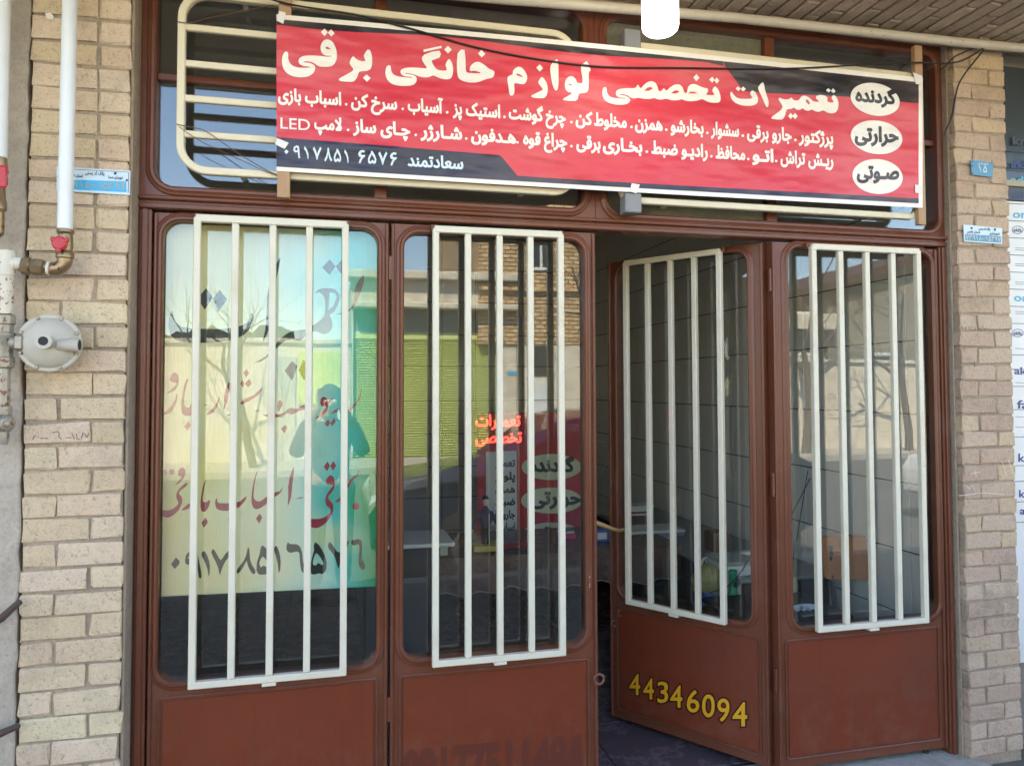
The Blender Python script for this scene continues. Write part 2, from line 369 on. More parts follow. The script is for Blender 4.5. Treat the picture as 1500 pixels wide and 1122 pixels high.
class Print:
    """flat print: polygons mapped by `place(x, y, lift)` onto a real surface"""
    def __init__(s, place, lift=.0006): s.bm = NB(); s.place = place; s.lift = lift; s.k = 0
    def poly(s, outer, holes=()):
        ar = lambda P: sum(P[i][0]*P[(i+1) % len(P)][1]-P[(i+1) % len(P)][0]*P[i][1] for i in range(len(P)))
        s.fill([outer if ar(outer) > 0 else outer[::-1]]+[h if ar(h) < 0 else h[::-1] for h in holes])
    def fill(s, loops):
        """fill a set of loops by winding number; loops may cross themselves and each other"""
        P = []; E = []
        for l in loops:
            n = len(P); P += [Vector((p[0], p[1])) for p in l]; E += [(n+i, n+(i+1) % len(l)) for i in range(len(l))]
        vv, ee, ff, _, _, _ = delaunay_2d_cdt(P, E, [], 0, 1e-5)
        if not ff: return
        tri = np.array([f for f in ff if len(f) == 3]); V = np.array([(v.x, v.y) for v in vv]); C = V[tri].mean(axis=1)
        A = np.array([(P[a].x, P[a].y, P[b].x, P[b].y) for a, b in E]); wn = np.zeros(len(C)); sg = 0
        for l in loops: sg += sum(l[i][0]*l[(i+1) % len(l)][1]-l[(i+1) % len(l)][0]*l[i][1] for i in range(len(l)))
        for k in range(0, len(C), 2000):
            cx = C[k:k+2000, 0:1]; cy = C[k:k+2000, 1:2]
            up = (A[:, 1] <= cy) & (A[:, 3] > cy); dn = (A[:, 1] > cy) & (A[:, 3] <= cy)
            isl = (A[:, 2]-A[:, 0])*(cy-A[:, 1])-(cx-A[:, 0])*(A[:, 3]-A[:, 1])
            wn[k:k+2000] = ((up & (isl > 0)).astype(int)-(dn & (isl < 0)).astype(int)).sum(axis=1)
        keep = tri[wn*(1 if sg > 0 else -1) > 0]; z = s.lift+(s.k % 9)*.00003; s.k += 1; m = {}
        for t in keep:
            for i in t:
                if i not in m: m[i] = s.bm.verts.new(s.place(V[i][0], V[i][1], z))
            try: s.bm.faces.new([m[i] for i in t])
            except ValueError: pass
    def zoom(s, ox, oy, k, outer, holes=(), smooth=True):
        f = lambda L: [(ox+x/k, oy+y/k) for x, y in (chaik(L) if smooth else L)]
        s.poly(f(outer), [f(h) for h in holes])
    def text(s, txt, x0, x1, ybase, em, fat=0.0, slope=0.0, persian=True, spacing=1.0):
        g, (a, b, c, d) = glyphs(shape(txt) if persian else txt, spacing); sx = (x1-x0)/(b-a)
        mp = lambda p: (x0+(p[0]-a)*sx, ybase+(x0+(p[0]-a)*sx-x0)*slope-p[1]*em)
        s.fill([[mp(p) for p in (fatten(P, fat) if fat else P)] for P in g])
    def ribbon(s, pts, w):
        P = [Vector((p[0], p[1])) for p in pts]; Wd = [p[2] if len(p) > 2 else w for p in pts]; L = []; R_ = []
        for i, p in enumerate(P):
            t = (P[min(i+1, len(P)-1)]-P[max(i-1, 0)]).normalized(); n = Vector((-t.y, t.x))*Wd[i]/2
            L.append(tuple(p+n)); R_.append(tuple(p-n))
        s.poly(L+R_[::-1])
    def done(s, name, mat, parent, world=True):
        bmesh.ops.recalc_face_normals(s.bm, faces=s.bm.faces[:]); return link(name, s.bm, mat, parent, world=world)
def chaik(L):
    out = []; n = len(L)
    if n <= 5: return L
    for i in range(n):
        p, q = L[i], L[(i+1) % n]; a = L[i-1]
        out.append((p[0]*.8+q[0]*.1+a[0]*.1, p[1]*.8+q[1]*.1+a[1]*.1)); out.append(((p[0]+q[0])/2, (p[1]+q[1])/2))
    return out
def ell(cx, cy, rx, ry, n=40, tilt=0):
    return [(cx+rx*cos(2*pi*k/n)*cos(tilt)-ry*sin(2*pi*k/n)*sin(tilt), cy+rx*cos(2*pi*k/n)*sin(tilt)+ry*sin(2*pi*k/n)*cos(tilt)) for k in range(n)]

# ================================================================== SETTING: ground
GT = 2.104                                   # top of the door leaves / underside of head rail
def struct(name, bm, mat): return cat(link(name, bm, mat), kind='structure')
struct('pavement', box(NB(), -14, 18, -3.4, .14, -.2, 0), NPAVE)
struct('kerb', box(NB(), -14, 18, -3.56, -3.4, -.2, .004, .01), PAVE)
struct('road', box(NB(), -60, 64, -12.2, -3.56, -.3, -.13), ASPH)
struct('far_kerb', box(NB(), -60, 64, -12.36, -12.2, -.3, .0, .01), PAVE)
struct('far_pavement', box(NB(), -60, 64, -14.2, -12.36, -.3, -.004), PAVE)
struct('ground', box(NB(), -160, 160, -160, 160, -.5, -.32), ASPH)
struct('door_sill', box(NB(), -.62, 2.56, -.24, .10, -.01, .032, .006), PAVE)

# ================================================================== SETTING: the shop room
def tilemat(name, c, var, rough, veins=None):
    m = MT(name); p = m.pos(True); n = m.noise(p, 5, 7, .65); cc = m.mix(n, c4(c, 1-var), c4(c, 1+var))
    if veins:
        n2 = m.noise(p, 3.5, 8, .75); cc = m.mix(m.ramp(n2, [(.47, BK), (.5, (.6, .6, .6, 1)), (.53, BK)]), cc, veins)
    m.col(cc); m.set(Roughness=rough); m.bump(m.noise(p, 9, 2, .5), .08, .004); return m.m
TILE = tilemat('grey_wall_tile', srgb(222, 216, 206), .05, .16)
FTILE = tilemat('dark_marble_floor_tile', srgb(84, 76, 82), .25, .25, srgb(130, 116, 122))
GROUT = plain('dark_grout', srgb(50, 42, 40), .9); CEIL = plain('white_ceiling_paint', srgb(214, 210, 200), .8)
XR = 2.48; XL = -1.15; YB = 4.35; FZ = .03; CE = 2.95
rw = struct('shop_right_wall', box(NB(), XR+.008, XR+.12, .05, YB, FZ-.05, CE), GROUT)
rows = [-.12+.308*i for i in range(11)]
rows = [.215, .52, .80, 1.10, 1.405, 1.725, 2.015, 2.32, 2.625, CE]; rows = [FZ]+rows
ys = [.06]+[.18+.752*i for i in range(6)]; ys[-1] = 3.94; ys.append(YB)
for i in range(len(rows)-1):
    for j in range(len(ys)-1):
        a, b, c, d = ys[j]+.003, ys[j+1]-.003, rows[i]+.003, rows[i+1]-.003
        if b-a < .02: continue
        link('tile', box(NB(), XR, XR+.0075, a, b, c, d, .0015), TILE, rw)
bw = struct('shop_back_wall', box(NB(), XL, XR, YB+.008, YB+.12, FZ-.05, CE), GROUT)
for i in range(len(rows)-1):
    for j in range(5):
        w = (XR-XL)/5; link('tile', box(NB(), XL+j*w+.003, XL+(j+1)*w-.003, YB, YB+.0075, rows[i]+.003, rows[i+1]-.003, .0015), TILE, bw)
struct('shop_left_wall', box(NB(), XL-.12, XL, .05, YB+.12, FZ-.05, CE), CEIL)
struct('shop_ceiling', box(NB(), XL-.12, XR+.12, .05, YB+.12, CE, CE+.06), CEIL)
fl = struct('shop_floor', box(NB(), XL, XR, .10, YB, -.06, FZ-.004), GROUT)
for i in range(8):
    for j in range(9):
        w = (XR-XL)/8; h = (YB-.12)/9
        link('tile', box(NB(), XL+i*w+.002, XL+(i+1)*w-.002, .12+j*h+.002, .12+(j+1)*h-.002, FZ-.004, FZ, .001), FTILE, fl)

# ================================================================== SETTING: our own building round the shop
struct('roof', box(NB(), -9, 12, .14, 6.5, 3.14, 3.6), PLAST)
SZ = 2.985
sf = struct('canopy_soffit', box(NB(), -9, 12, -1.15, .14, SZ, SZ+.15, .004), MORTAR)
struct('canopy_edge', box(NB(), -9, 12, -1.19, -1.15, SZ-.03, SZ+.55, .004), PLAST)
sb = [mesh_of(rough_box(.055, .02, .192, 900+i, .003, .0014), 'brick', SOFBR) for i in range(6)]
ix = 0; x = .42
while x < 3.0:
    off = [0, .10, .045, .15][ix % 4]; y = -.02-off if off else -.005
    y0 = 0.0
    ycur = -.006
    first = [.19, .09, .14, .05][ix % 4]; lens = [first]+[.19]*6
    for L in lens:
        yc = ycur-L/2
        if ycur-L < -1.13: break
        o = share('brick', sb[random.randrange(6)], sf, (x, yc, SZ-.010+random.uniform(-.002, .002)), (pi/2, 0, random.gauss(0, .008)), world=False)
        o.scale = (1, 1, L/.192 if L != .19 else 1); ycur -= L+.012
    x += .068; ix += 1
struct('lintel', box(NB(), -.62, 2.56, .0, .13, 2.965, SZ, 0), CEMENT)
lp = NB(); box(lp, -.62, 2.56, -.03, 0, 2.955, SZ-.002, .004); struct('lintel_plaster', lp, CEMENT)

# ================================================================== brick pillars
def pillar(name, label, x0, x1, yf, zref, pitch, mat, seed, left):
    P = thing(name, label, 'pillar', ((x0+x1)/2, yf+.1, 0))
    link('mortar_core', box(NB(), x0+.003, x1-.003, yf+.0052, .2, 0, SZ-.001), MORTAR, P, world=True)
    rnd = random.Random(seed); Wd = x1-x0; hb = pitch-.009
    long_ = Wd*.655; short = Wd-long_-.009
    Lm = [mesh_of(rough_box(long_, .1, hb, seed+i), 'brick', mat) for i in range(7)]
    Sm = [mesh_of(rough_box(short, .1, hb, seed+20+i), 'brick', mat) for i in range(6)]
    n0 = int((zref-.01)/pitch); z = zref-n0*pitch; i = -n0
    while z+hb < SZ-.004:
        if z > -.02:
            zc = z+hb/2+rnd.gauss(0, .0012); flip = (i % 2 == 0 or z > 1.95) if left else (i % 2 == 1)
            if flip: a, b, la, lb = x0+long_/2, x1-short/2, Lm, Sm
            else: a, b, la, lb = x0+short/2, x1-long_/2, Sm, Lm
            for xx, ms in ((a, la), (b, lb)):
                share('brick', ms[rnd.randrange(len(ms))], P, (xx+rnd.gauss(0, .002), yf+rnd.uniform(-.004, .0005), zc), (0, rnd.gauss(0, .006), rnd.gauss(0, .008)))
        z += pitch; i += 1
    return P
LPX0, LPX1, LPY = -.873, -.601, -.13
lp_ = pillar('brick_pillar', 'pale buff brick pillar behind the white gas pipe, left of the brown gate', LPX0, LPX1, LPY, at(110, 652.5, LPY).z+.006, .0723, BRICK, 40, True)
link('cement_return', box(NB(), LPX1-.001, -.5925, LPY+.012, .12, 0, SZ-.002, .004), CEMENT, lp_, world=True)
RPX0, RPX1, RPY = 2.512, 2.768, -.085
rp_ = pillar('brick_pillar', 'rosy brick pillar with blue number plates, right of the brown gate', RPX0, RPX1, RPY, at(1450, 681, RPY).z+.006, .0686, BRICKR, 140, False)
link('cement_return', box(NB(), 2.5045, RPX0+.001, RPY+.03, .12, 0, SZ-.002, .004), CEMENT, rp_, world=True)
# cement strip with a cracked joint, and the neighbouring brick wall
sx0, sx1 = -.945, LPX0-.006
cs = NB(); N = 60
prev = None
for k in range(N+1):
    z = k/N*(SZ-.002); j = random.Random(k).uniform(-.004, .004)
    row = [cs.verts.new(c) for c in ((sx0, LPY+.02, z), (sx0, LPY-.004, z), (sx1+j-.004, LPY-.004, z), (sx1+j, LPY, z), (sx1+j, LPY+.05, z))]
    if prev:
        for a in range(4): cs.faces.new((prev[a], prev[a+1], row[a+1], row[a]))
    prev = row
bmesh.ops.recalc_face_normals(cs, faces=cs.faces[:])
struct('cement_joint_strip', cs, SMOOTHC)
nw = thing('neighbour_brick_wall', 'brick wall at the left edge of the picture beyond the cement strip', 'wall', (-1.4, LPY, 0))
link('mortar_core', box(NB(), -2.2, sx0-.001, LPY+.012, .2, 0, SZ-.001), MORTAR, nw, world=True)
nm = [mesh_of(rough_box(.195, .1, .058, 300+i), 'brick', BRICKR) for i in range(6)]
for i in range(41):
    z = .035+i*.0723
    for k in range(3):
        xx = sx0-.10-k*.207-(.10 if i % 2 else 0)
        share('brick', nm[random.randrange(6)], nw, (xx, LPY+.004+random.uniform(-.003, .003), z), (0, random.gauss(0, .006), 0))
for i in range(1, 41, 2): share('brick', nm[i % 6], nw, (sx0-.047, LPY+.004, .035+i*.0723)).scale = (.47, 1, 1)
struct('left_facade', box(NB(), -9, -2.2, -.1, .2, 0, SZ-.001), STONEW)
struct('right_facade', box(NB(), 2.772, 12, .03, .2, 0, SZ-.001), PLAST)

# ================================================================== GATE
G = thing('gate_frame', 'brown painted steel gate surround with glazed transom above the folding doors', 'gate frame', (.96, 0, 0))
FX0, FX1 = -.5915, 2.5035
def add(name, bm, mat, par, smooth=False): return link(name, bm, mat, par, smooth, world=True)
for a, b in ((FX0, -.552), (2.468, FX1)):
    ps_ = add('post', box(NB(), a, b, -.030, .05, .033, GT, .004, 2), GATE, G)
    add('rib', box(NB(), a+.010, b-.010, -.040, -.0295, .033, GT, .003), GATE, ps_)
TT = 2.962
TR = [(FX0, .9585, (-.545, .912, 2.180, 2.915)), (.9605, FX1, (1.005, 2.468, 2.172, 2.912))]
for x0, x1, (hx0, hx1, hz0, hz1) in TR:
    bm = NB(); plate(bm, [(x0, GT+.002), (x1, GT+.002), (x1, TT), (x0, TT)], [rrect(hx0, hx1, hz0, hz1, .06)], -.026, .03)
    add('transom_frame', bm, GATE, G)
    bm = NB(); ring(bm, [(.0, -.024), (.0, -.034), (.006, -.040), (.014, -.040), (.020, -.034), (.026, -.033), (.030, -.028), (.030, -.0255)], hx0+.001, hx1-.001, hz0+.001, hz1-.001, .058)
    add('moulding', bm, GATE, G, True)
add('head_rail', box(NB(), FX0, FX1, -.036, -.0255, GT+.003, GT+.020, .003), GATE, G)
add('drip_rail', box(NB(), FX0, FX1, -.045, -.0255, GT+.030, GT+.044, .005, 2), GATE, G)
# dividers and panes of the transom
for (x0, x1, (hx0, hx1, hz0, hz1)), xm in zip(TR, (.175, 1.70)):
    zm = 2.545
    add('mullion', box(NB(), xm-.022, xm+.022, -.018, .022, hz0-.01, hz1+.01, .003), GATE, G)
    for a, b in ((hx0-.01, xm-.0225), (xm+.0225, hx1+.01)): add('glazing_bar', box(NB(), a, b, -.016, .02, zm-.012, zm+.012, .003), GATE, G)
    for a, b in ((hx0-.005, xm-.023), (xm+.023, hx1+.005)):
        for c, d in ((hz0-.005, zm-.013), (zm+.013, hz1+.005)):
            add('pane', box(NB(), a, b, .000, .004, c, d), GLASST, G)
# transom grilles
def sqtube(bm, a, b, w, y0, y1, bev=.003):
    (x0, z0), (x1, z1) = a, b
    if abs(x1-x0) > abs(z1-z0): box(bm, min(x0, x1), max(x0, x1), y0, y1, z0-w/2, z0+w/2, bev)
    else: box(bm, x0-w/2, x0+w/2, y0, y1, min(z0, z1), max(z0, z1), bev)
for k, (x0, x1) in enumerate(((-.472, .872), (1.030, 2.33))):
    z0 = 2.235 if k == 0 else 2.222
    z1 = 2.786 if k == 0 else 2.775
    bm = NB(); ring(bm, [(0, -.092), (.003, -.095), (.021, -.095), (.024, -.092), (.024, -.072), (0, -.072)], x0+.024, x1-.024, z0, z1, .07 if k == 0 else .03, 8)
    gr = add('grille', bm, CREAM2, G, True); gr['label'] = 'cream tube grille with rounded corners in front of the transom'
    nb = 5
    zs = [at(270, y, -.08).z for y in (41, 94, 145, 197)] if k == 0 else [z0+(z1-z0)*i/5 for i in range(1, 5)]
    for z in zs:
        o = add('bar', box(NB(), x0+.022, x1-.022, -.091, -.073, z-.011, z+.011, .003), CREAM2, gr)
    for xx in (x0+.2, x1-.2):
        for z in (z0-.012, z1+.012): add('stand_off', box(NB(), xx-.008, xx+.008, -.0725, -.0185, z-.008, z+.008), CREAM2, gr)
box_ = add('latch_box', box(NB(), *sorted((at(914, 60, -.11).x, at(938, 60, -.11).x)), -.118, -.06, at(925, 77, -.11).z, at(925, 44, -.11).z, .004), GREYBOX, G)
add('latch_box', box(NB(), *sorted((at(915, 300, -.11).x, at(939, 300, -.11).x)), -.118, -.06, at(925, 312, -.11).z, at(925, 283, -.11).z, .004), GREYBOX, G)

# ------------------------------------------------------------------ door leaves
LB, LT = .058, 2.096
def leaf(label, origin, ang, w, glass, grx, gz=(.583, 2.085), mirror=False, part_labels=None):
    """origin: world bottom corner (x, y) of the leaf's left edge; ang: turn about z; local x runs to the right along the leaf"""
    L = thing('door_leaf', label, 'door', (origin[0], origin[1], 0), ang, 'brown folding door leaves of the shop gate')
    def A(name, bm, mat, par=L, smooth=False): return link(name, bm, mat, par, smooth)
    gx0, gx1, gz0, gz1 = glass
    bm = NB(); plate(bm, [(.003, LB), (w-.003, LB), (w-.003, LT), (.003, LT)], [rrect(gx0, gx1, gz0, gz1, .055)], -.018, .020)
    A('frame', bm, GATE)
    bm = NB(); ring(bm, [(0, -.016), (0, -.026), (.005, -.031), (.012, -.031), (.017, -.025), (.024, -.024), (.028, -.020), (.028, -.0175)], gx0+.001, gx1-.001, gz0+.001, gz1-.001, .053)
    A('moulding', bm, GATE, smooth=True)
    bm = NB(); ring(bm, [(0, .004), (0, .030), (.020, .030), (.020, .021)], gx0, gx1, gz0, gz1, .05); A('bead', bm, GATE)
    A('pane', plate(NB(), rrect(gx0-.004, gx1+.004, gz0-.004, gz1+.004, .057), [], -.002, .002), GLASS)
    # steel panel field with a fine raised border
    px0, px1 = .035, w-.035
    A('panel', box(NB(), px0+.012, px1-.012, -.0215, -.0175, .105, .535, .0015), GATEP)
    bm = NB(); ring(bm, [(0, -.0175), (0, -.0235), (.003, -.025), (.006, -.0235), (.006, -.0175)], px0+.005, px1-.005, .098, .542, .004, 1); A('panel_border', bm, GATE)
    # edge strips
    for e0, e1 in ((.003, .014), (w-.014, w-.003)): A('edge_strip', box(NB(), e0, e1, -.028, -.0175, LB+.002, LT-.002, .003), GATE)
    # cream grille
    a, b = grx; bw_ = .022; y0, y1 = -.078, -.056
    bm = NB(); plate(bm, [(a, gz[0]), (b, gz[0]), (b, gz[1]-.010), (b-.006, gz[1]-.010), (b-.006, gz[1]), (a+.006, gz[1]), (a+.006, gz[1]-.010), (a, gz[1]-.010)], [[(a+.022, gz[0]+.022), (b-.022, gz[0]+.022), (b-.022, gz[1]-.024), (a+.022, gz[1]-.024)]], y0-.001, y1+.001)
    bmesh.ops.bevel(bm, geom=[e for e in bm.edges if e.is_manifold and e.calc_face_angle(0) > .5], offset=.0025, segments=1, affect='EDGES'); g = A('grille', bm, CREAM)
    for i in range(1, 4):
        xc = a+bw_/2+(b-a-bw_)*i/4
        o = link('bar', box(NB(), xc-bw_/2, xc+bw_/2, y0, y1, gz[0]+.0225, gz[1]-.0245, .0035, 2), CREAM, g)
    bm = NB(); xm = (a+b)/2; box(bm, xm-.022, xm+.022, y0+.001, -.032, gz[0]-.012, gz[0]-.0005, .002); A('grille_clip', bm, CREAM, g)
    for xx in (a-.004, b-.016): A('grille_bracket', box(NB(), xx, xx+.022, -.0555, -.0255, gz[1]-.016, gz[1]+.008, .003), GATE, g)
    wb_ = NB(); rw_ = random.Random(int(w*1e4))
    for i in range(5):
        xc = a+bw_/2+(b-a-bw_)*i/4
        for zz_ in (gz[0]+.0215, gz[1]-.0245):
            for q_ in range(3): bmesh.ops.create_icosphere(wb_, subdivisions=1, radius=rw_.uniform(.002, .0036), matrix=Matrix.Translation((xc+rw_.uniform(-.011, .011), y0-.0005, zz_+rw_.uniform(-.002, .002))))
    cat(link('weld_bead', wb_, CREAM, g), kind='stuff')
    return L
l1 = leaf('first door leaf from the left, with the painted sheet behind its glass', (FX0+.042, 0), 0, .7555, (.030, .716, .592, 2.072), (.130, .616))
l2 = leaf('second door leaf from the left, standing beside the open gap and showing a faded number', (.2095, 0), 0, .7505, (.046, .704, .600, 2.066), (.140, .612))
l4 = leaf('fourth door leaf, closed against the right post in front of the wooden chair', (1.690, 0), 0, .775, (.070, .742, .590, 2.078), (.142, .648))
# third leaf: folded inwards on the hinge line shared with the fourth leaf
HX, HY = 1.686, .012; FX, FY = 1.262, .618
w3 = sqrt((HX-FX)**2+(HY-FY)**2); a3 = atan2(HY-FY, HX-FX)
l3 = leaf('third door leaf, folded open into the shop with yellow digits 44346094 on it', (FX, FY), a3, w3, (.050, .672, .592, 2.072), (.118, .585))
N3 = Vector((sin(a3), -cos(a3), 0))
P3 = Vector((FX, FY, 0))+N3*.0217
def on3(x, y, l=0): return atp(x, y, P3, N3)+N3*l
def fp(Y): return lambda x, y, l: at(x, y, Y)+Vector((0, -l, 0))
YEL = plain('yellow_sticker', srgb(226, 164, 32), .4); DINK = plain('dark_sticker_edge', srgb(44, 14, 12), .4); GHOST = plain('ghost_number_paint', srgb(96, 43, 29), .5)
k = 4.283
dg3 = [('4', 267, 332, 672, 545), ('4', 354, 418, 700, 572), ('3', 444, 508, 722, 592), ('4', 523, 597, 752, 617), ('6', 628, 703, 782, 645), ('0', 724, 800, 812, 672), ('9', 820, 893, 840, 698), ('4', 915, 1003, 868, 722)]
for nm_, mt, fat, lf in (('digit_outline', DINK, .062, .0004), ('yellow_digits', YEL, .012, .0009)):
    p = Print(on3, lf)
    for ch, a, b, yb, yt in dg3:
        g, (u0, u1, v0, v1) = glyphs(ch)
        mp = lambda q: (860+(a+(q[0]-u0)/(u1-u0)*(b-a))/k, 860+(yb-(q[1]-v0)/(v1-v0)*(yb-yt))/k)
        p.fill([[mp(q) for q in fatten(P_, fat)] for P_ in g])
    p.done(nm_, mt, l3)
p = Print(fp(-.0217), .0003); p.text('09177511484', 592, 852, 1158, 82, .05, -.088, False); p.done('faded_number', GHOST, l2)
# hinge barrels, latches and pull
for z in (.35, 1.1, 1.9): link('hinge', tube(NB(), [(HX+.004, -.012, z), (HX+.004, -.012, z+.09)], .008, 8), GATE, l4, world=True)
for z in (.40, 1.9): link('hinge', tube(NB(), [(.2095, -.022, z), (.2095, -.022, z+.08)], .007, 8), GATE, l2, world=True)
def eyering(px, py, Y, par, r=.016, flat=None):
    bm = NB(); c = at(px, py, Y) if flat is None else flat; pts = [c+Vector((cos(t)*r, -.003, sin(t)*r)) for t in [2*pi*i/14 for i in range(15)]]
    tube(bm, pts, .005, 6, False); return link('lock_ring', bm, GATE, par, True, world=True)
eyering(877, 994, -.03, l2, .018); 
eyering(0, 0, 0, l3, .013, on3(908, 897)); eyering(0, 0, 0, l3, .013, on3(899, 913))
bm = NB(); c = on3(915, 775)+N3*.01; tube(bm, [c, c+N3*.035, c+N3*.05+Vector((-.02, 0, .01)), c+N3*.05+Vector((-.11, .02, .045))], [.009, .009, .009, .012], 8)
o = link('handle', bm, plain('brass_handle', srgb(178, 140, 92), .35, .3), l3, True, world=True)
# small chips of bare primer
CHIP = plain('bare_primer', srgb(206, 176, 160), .7); p = Print(fp(-.0285), .0003)
for (x, y, r) in ((862, 850, 2.2), (863, 857, 2.6), (861, 862, 1.6), (864, 845, 1.2)):
    p.poly([(x+r*random.uniform(.5, 1)*cos(t), y+r*1.8*random.uniform(.5, 1)*sin(t)) for t in [2*pi*i/8 for i in range(8)]])
p.done('paint_chip', CHIP, l2)

# ================================================================== BANNER
BY = -.124
BN = thing('shop_banner', 'long red vinyl banner with big white Persian lettering tied across the transom', 'banner', tuple(at(880, 300, BY)))
def pb(x, y, l): return at(x, y, BY)+Vector((0, -l, 0))
def sheetpoly(name, pts, mat, y0, y1):
    bm = NB(); P = [at(x, y, BY) for x, y in pts]; a = [bm.verts.new((q.x, y0, q.z)) for q in P]; b = [bm.verts.new((q.x, y1, q.z)) for q in P]
    bm.faces.new(a); bm.faces.new(b[::-1])
    for i in range(len(P)): bm.faces.new((a[i], a[(i+1) % len(P)], b[(i+1) % len(P)], b[i]))
    bmesh.ops.recalc_face_normals(bm, faces=bm.faces[:]); return link(name, bm, mat, BN, world=True)
top = lambda x: 21+(x-405)*.0985-3.0*sin((x-405)/947*pi)
bot = lambda x: 250.5+(x-405)*.0572+1.2*sin((x-405)/947*pi)
xs = [405+947*i/24 for i in range(25)]
sheetpoly('vinyl', [(x, top(x)) for x in xs]+[(x, bot(x)) for x in xs[::-1]], VWHITE, BY+.0015, BY+.003)
hem = lambda x: 8 if x < 1062 else 8-2*(x-1062)/290
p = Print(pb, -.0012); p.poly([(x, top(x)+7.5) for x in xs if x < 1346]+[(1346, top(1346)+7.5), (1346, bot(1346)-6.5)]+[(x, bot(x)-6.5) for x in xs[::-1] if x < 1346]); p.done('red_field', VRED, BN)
p = Print(pb, -.0006)
p.poly([(x, top(x)+7.2) for x in xs if x < 1060]+[(1060, top(1060)+7.2)]+[(1060, top(1060)+14)]+[(x, top(x)+14+3*sin(x/60)) for x in xs[::-1] if x < 1060])
p.poly([(1060.3, top(1060)+7.2)]+[(x, top(x)+7.2) for x in xs if x > 1061 and x < 1346]+[(1346, top(1346)+7.2), (1346, 151.5), (1290, 147), (1240, 142), (1180, 139), (1125, 136.5), (1093, 134), (1086, 129), (1062, 97)])
p.done('black_band', VBLACK, BN)
p = Print(pb, -.0006)
p.poly([(405.5, 201.5), (570, 214), (731, 227.5), (735, 230), (758, 257.5)]+[(x, bot(x)-13.5) for x in xs if x > 775 and x < 1346]+[(1346, bot(1346)-13.5), (1346, bot(1346)-6.2)]+[(x, bot(x)-6.2) for x in xs[::-1] if x < 1346])
p.done('navy_band', VNAVY, BN)
T = Print(pb, .0)
Z1 = (400, 30, 8.8235)
T.zoom(*Z1, [(700,245),(765,270),(800,330),(825,410),(825,500),(800,560),(760,597),(690,607),(600,602),(560,580),(520,548),(450,530),(388,538),(395,548),(450,548),(510,565),(545,595),(545,640),(520,690),(460,728),(370,743),(260,730),(180,690),(130,630),(112,540),(120,470),(145,415),(175,405),(200,425),(193,490),(212,555),(265,598),(340,617),(495,614),(470,602),(400,597),(345,575),(325,535),(340,490),(390,462),(480,456),(600,462),(700,475),(765,468),(750,460),(700,462),(650,448),(620,410),(610,350),(625,300),(655,260)], [[(675,350),(700,345),(750,372),(710,378),(685,370)]])
for d in ([(665,110),(708,158),(665,208),(618,155)], [(750,120),(797,172),(752,213),(708,163)], [(1208,702),(1262,750),(1212,797),(1160,745)]): T.zoom(*Z1, d)
T.zoom(*Z1, [(1225,370),(1262,400),(1280,470),(1282,580),(1262,635),(1210,660),(1105,660),(1095,730),(1060,780),(1030,803),(860,790),(845,765),(870,745),(1040,655),(1035,625),(975,555),(1035,455),(1060,495),(1120,530),(1210,535),(1160,465)])
Z2 = (550, 50, 7.895)
T.zoom(*Z2, [(555,185),(762,140),(765,165),(555,213)])
T.zoom(*Z2, [(548,238),(760,180),(755,280),(640,305),(665,350),(690,395),(730,425),(840,430),(800,360),(850,280),(885,330),(900,400),(893,480),(870,520),(820,530),(760,520),(700,495),(665,478),(620,505),(540,505),(480,485),(430,465),(345,450),(340,460),(400,468),(450,480),(480,510),(475,555),(445,590),(380,605),(280,603),(190,585),(130,530),(110,450),(125,380),(155,360),(180,375),(178,430),(205,470),(260,497),(435,512),(420,500),(340,495),(295,470),(285,430),(310,405),(370,390),(470,392),(590,402),(600,395),(530,305)])
T.zoom(*Z2, [(838,140),(883,185),(838,230),(795,183)]); T.zoom(*Z2, [(1225,187),(1270,235),(1228,275),(1185,230)])
T.zoom(*Z2, [(940,210),(1040,155),(1042,430),(1060,455),(1230,460),(1200,440),(1140,425),(1100,435),(1085,415),(1100,370),(1150,325),(1210,325),(1260,360),(1320,410),(1385,430),(1365,510),(1290,520),(1230,545),(1170,565),(1080,565),(1000,545),(955,510),(942,440)])
Z3 = (730, 70, 9.375)
T.zoom(*Z3, [(280,260),(330,280),(375,340),(400,400),(390,460),(360,505),(310,505),(210,480),(222,560),(222,620),(200,660),(170,665),(150,640),(140,540),(120,440),(130,400),(165,380),(200,370),(195,330),(230,285)], [[(240,372),(265,358),(310,380),(345,410),(290,395)]])
T.zoom(*Z3, [(595,395),(645,450),(675,520),(680,590),(665,660),(630,703),(475,693),(447,670),(460,655),(600,590),(615,570),(540,485),(560,450)]); T.zoom(*Z3, [(568,232),(615,285),(570,333),(520,280)])
T.zoom(*Z3, [(818,135),(825,250),(828,500),(815,580),(790,595),(765,575),(735,480),(715,350),(705,245)])
T.zoom(*Z3, [(1213,180),(1235,225),(1268,310),(1262,330),(1240,325),(1242,570),(1225,610),(1185,630),(1100,630),(1095,700),(1070,742),(890,727),(880,705),(1035,625),(960,615),(920,580),(910,510),(925,440),(965,400),(1010,392),(1050,415),(1075,460),(1080,490),(1165,500),(1150,380),(1122,260)], [[(960,510),(980,495),(1022,522),(990,522)]])
Z4 = (870, 90, 7.5)
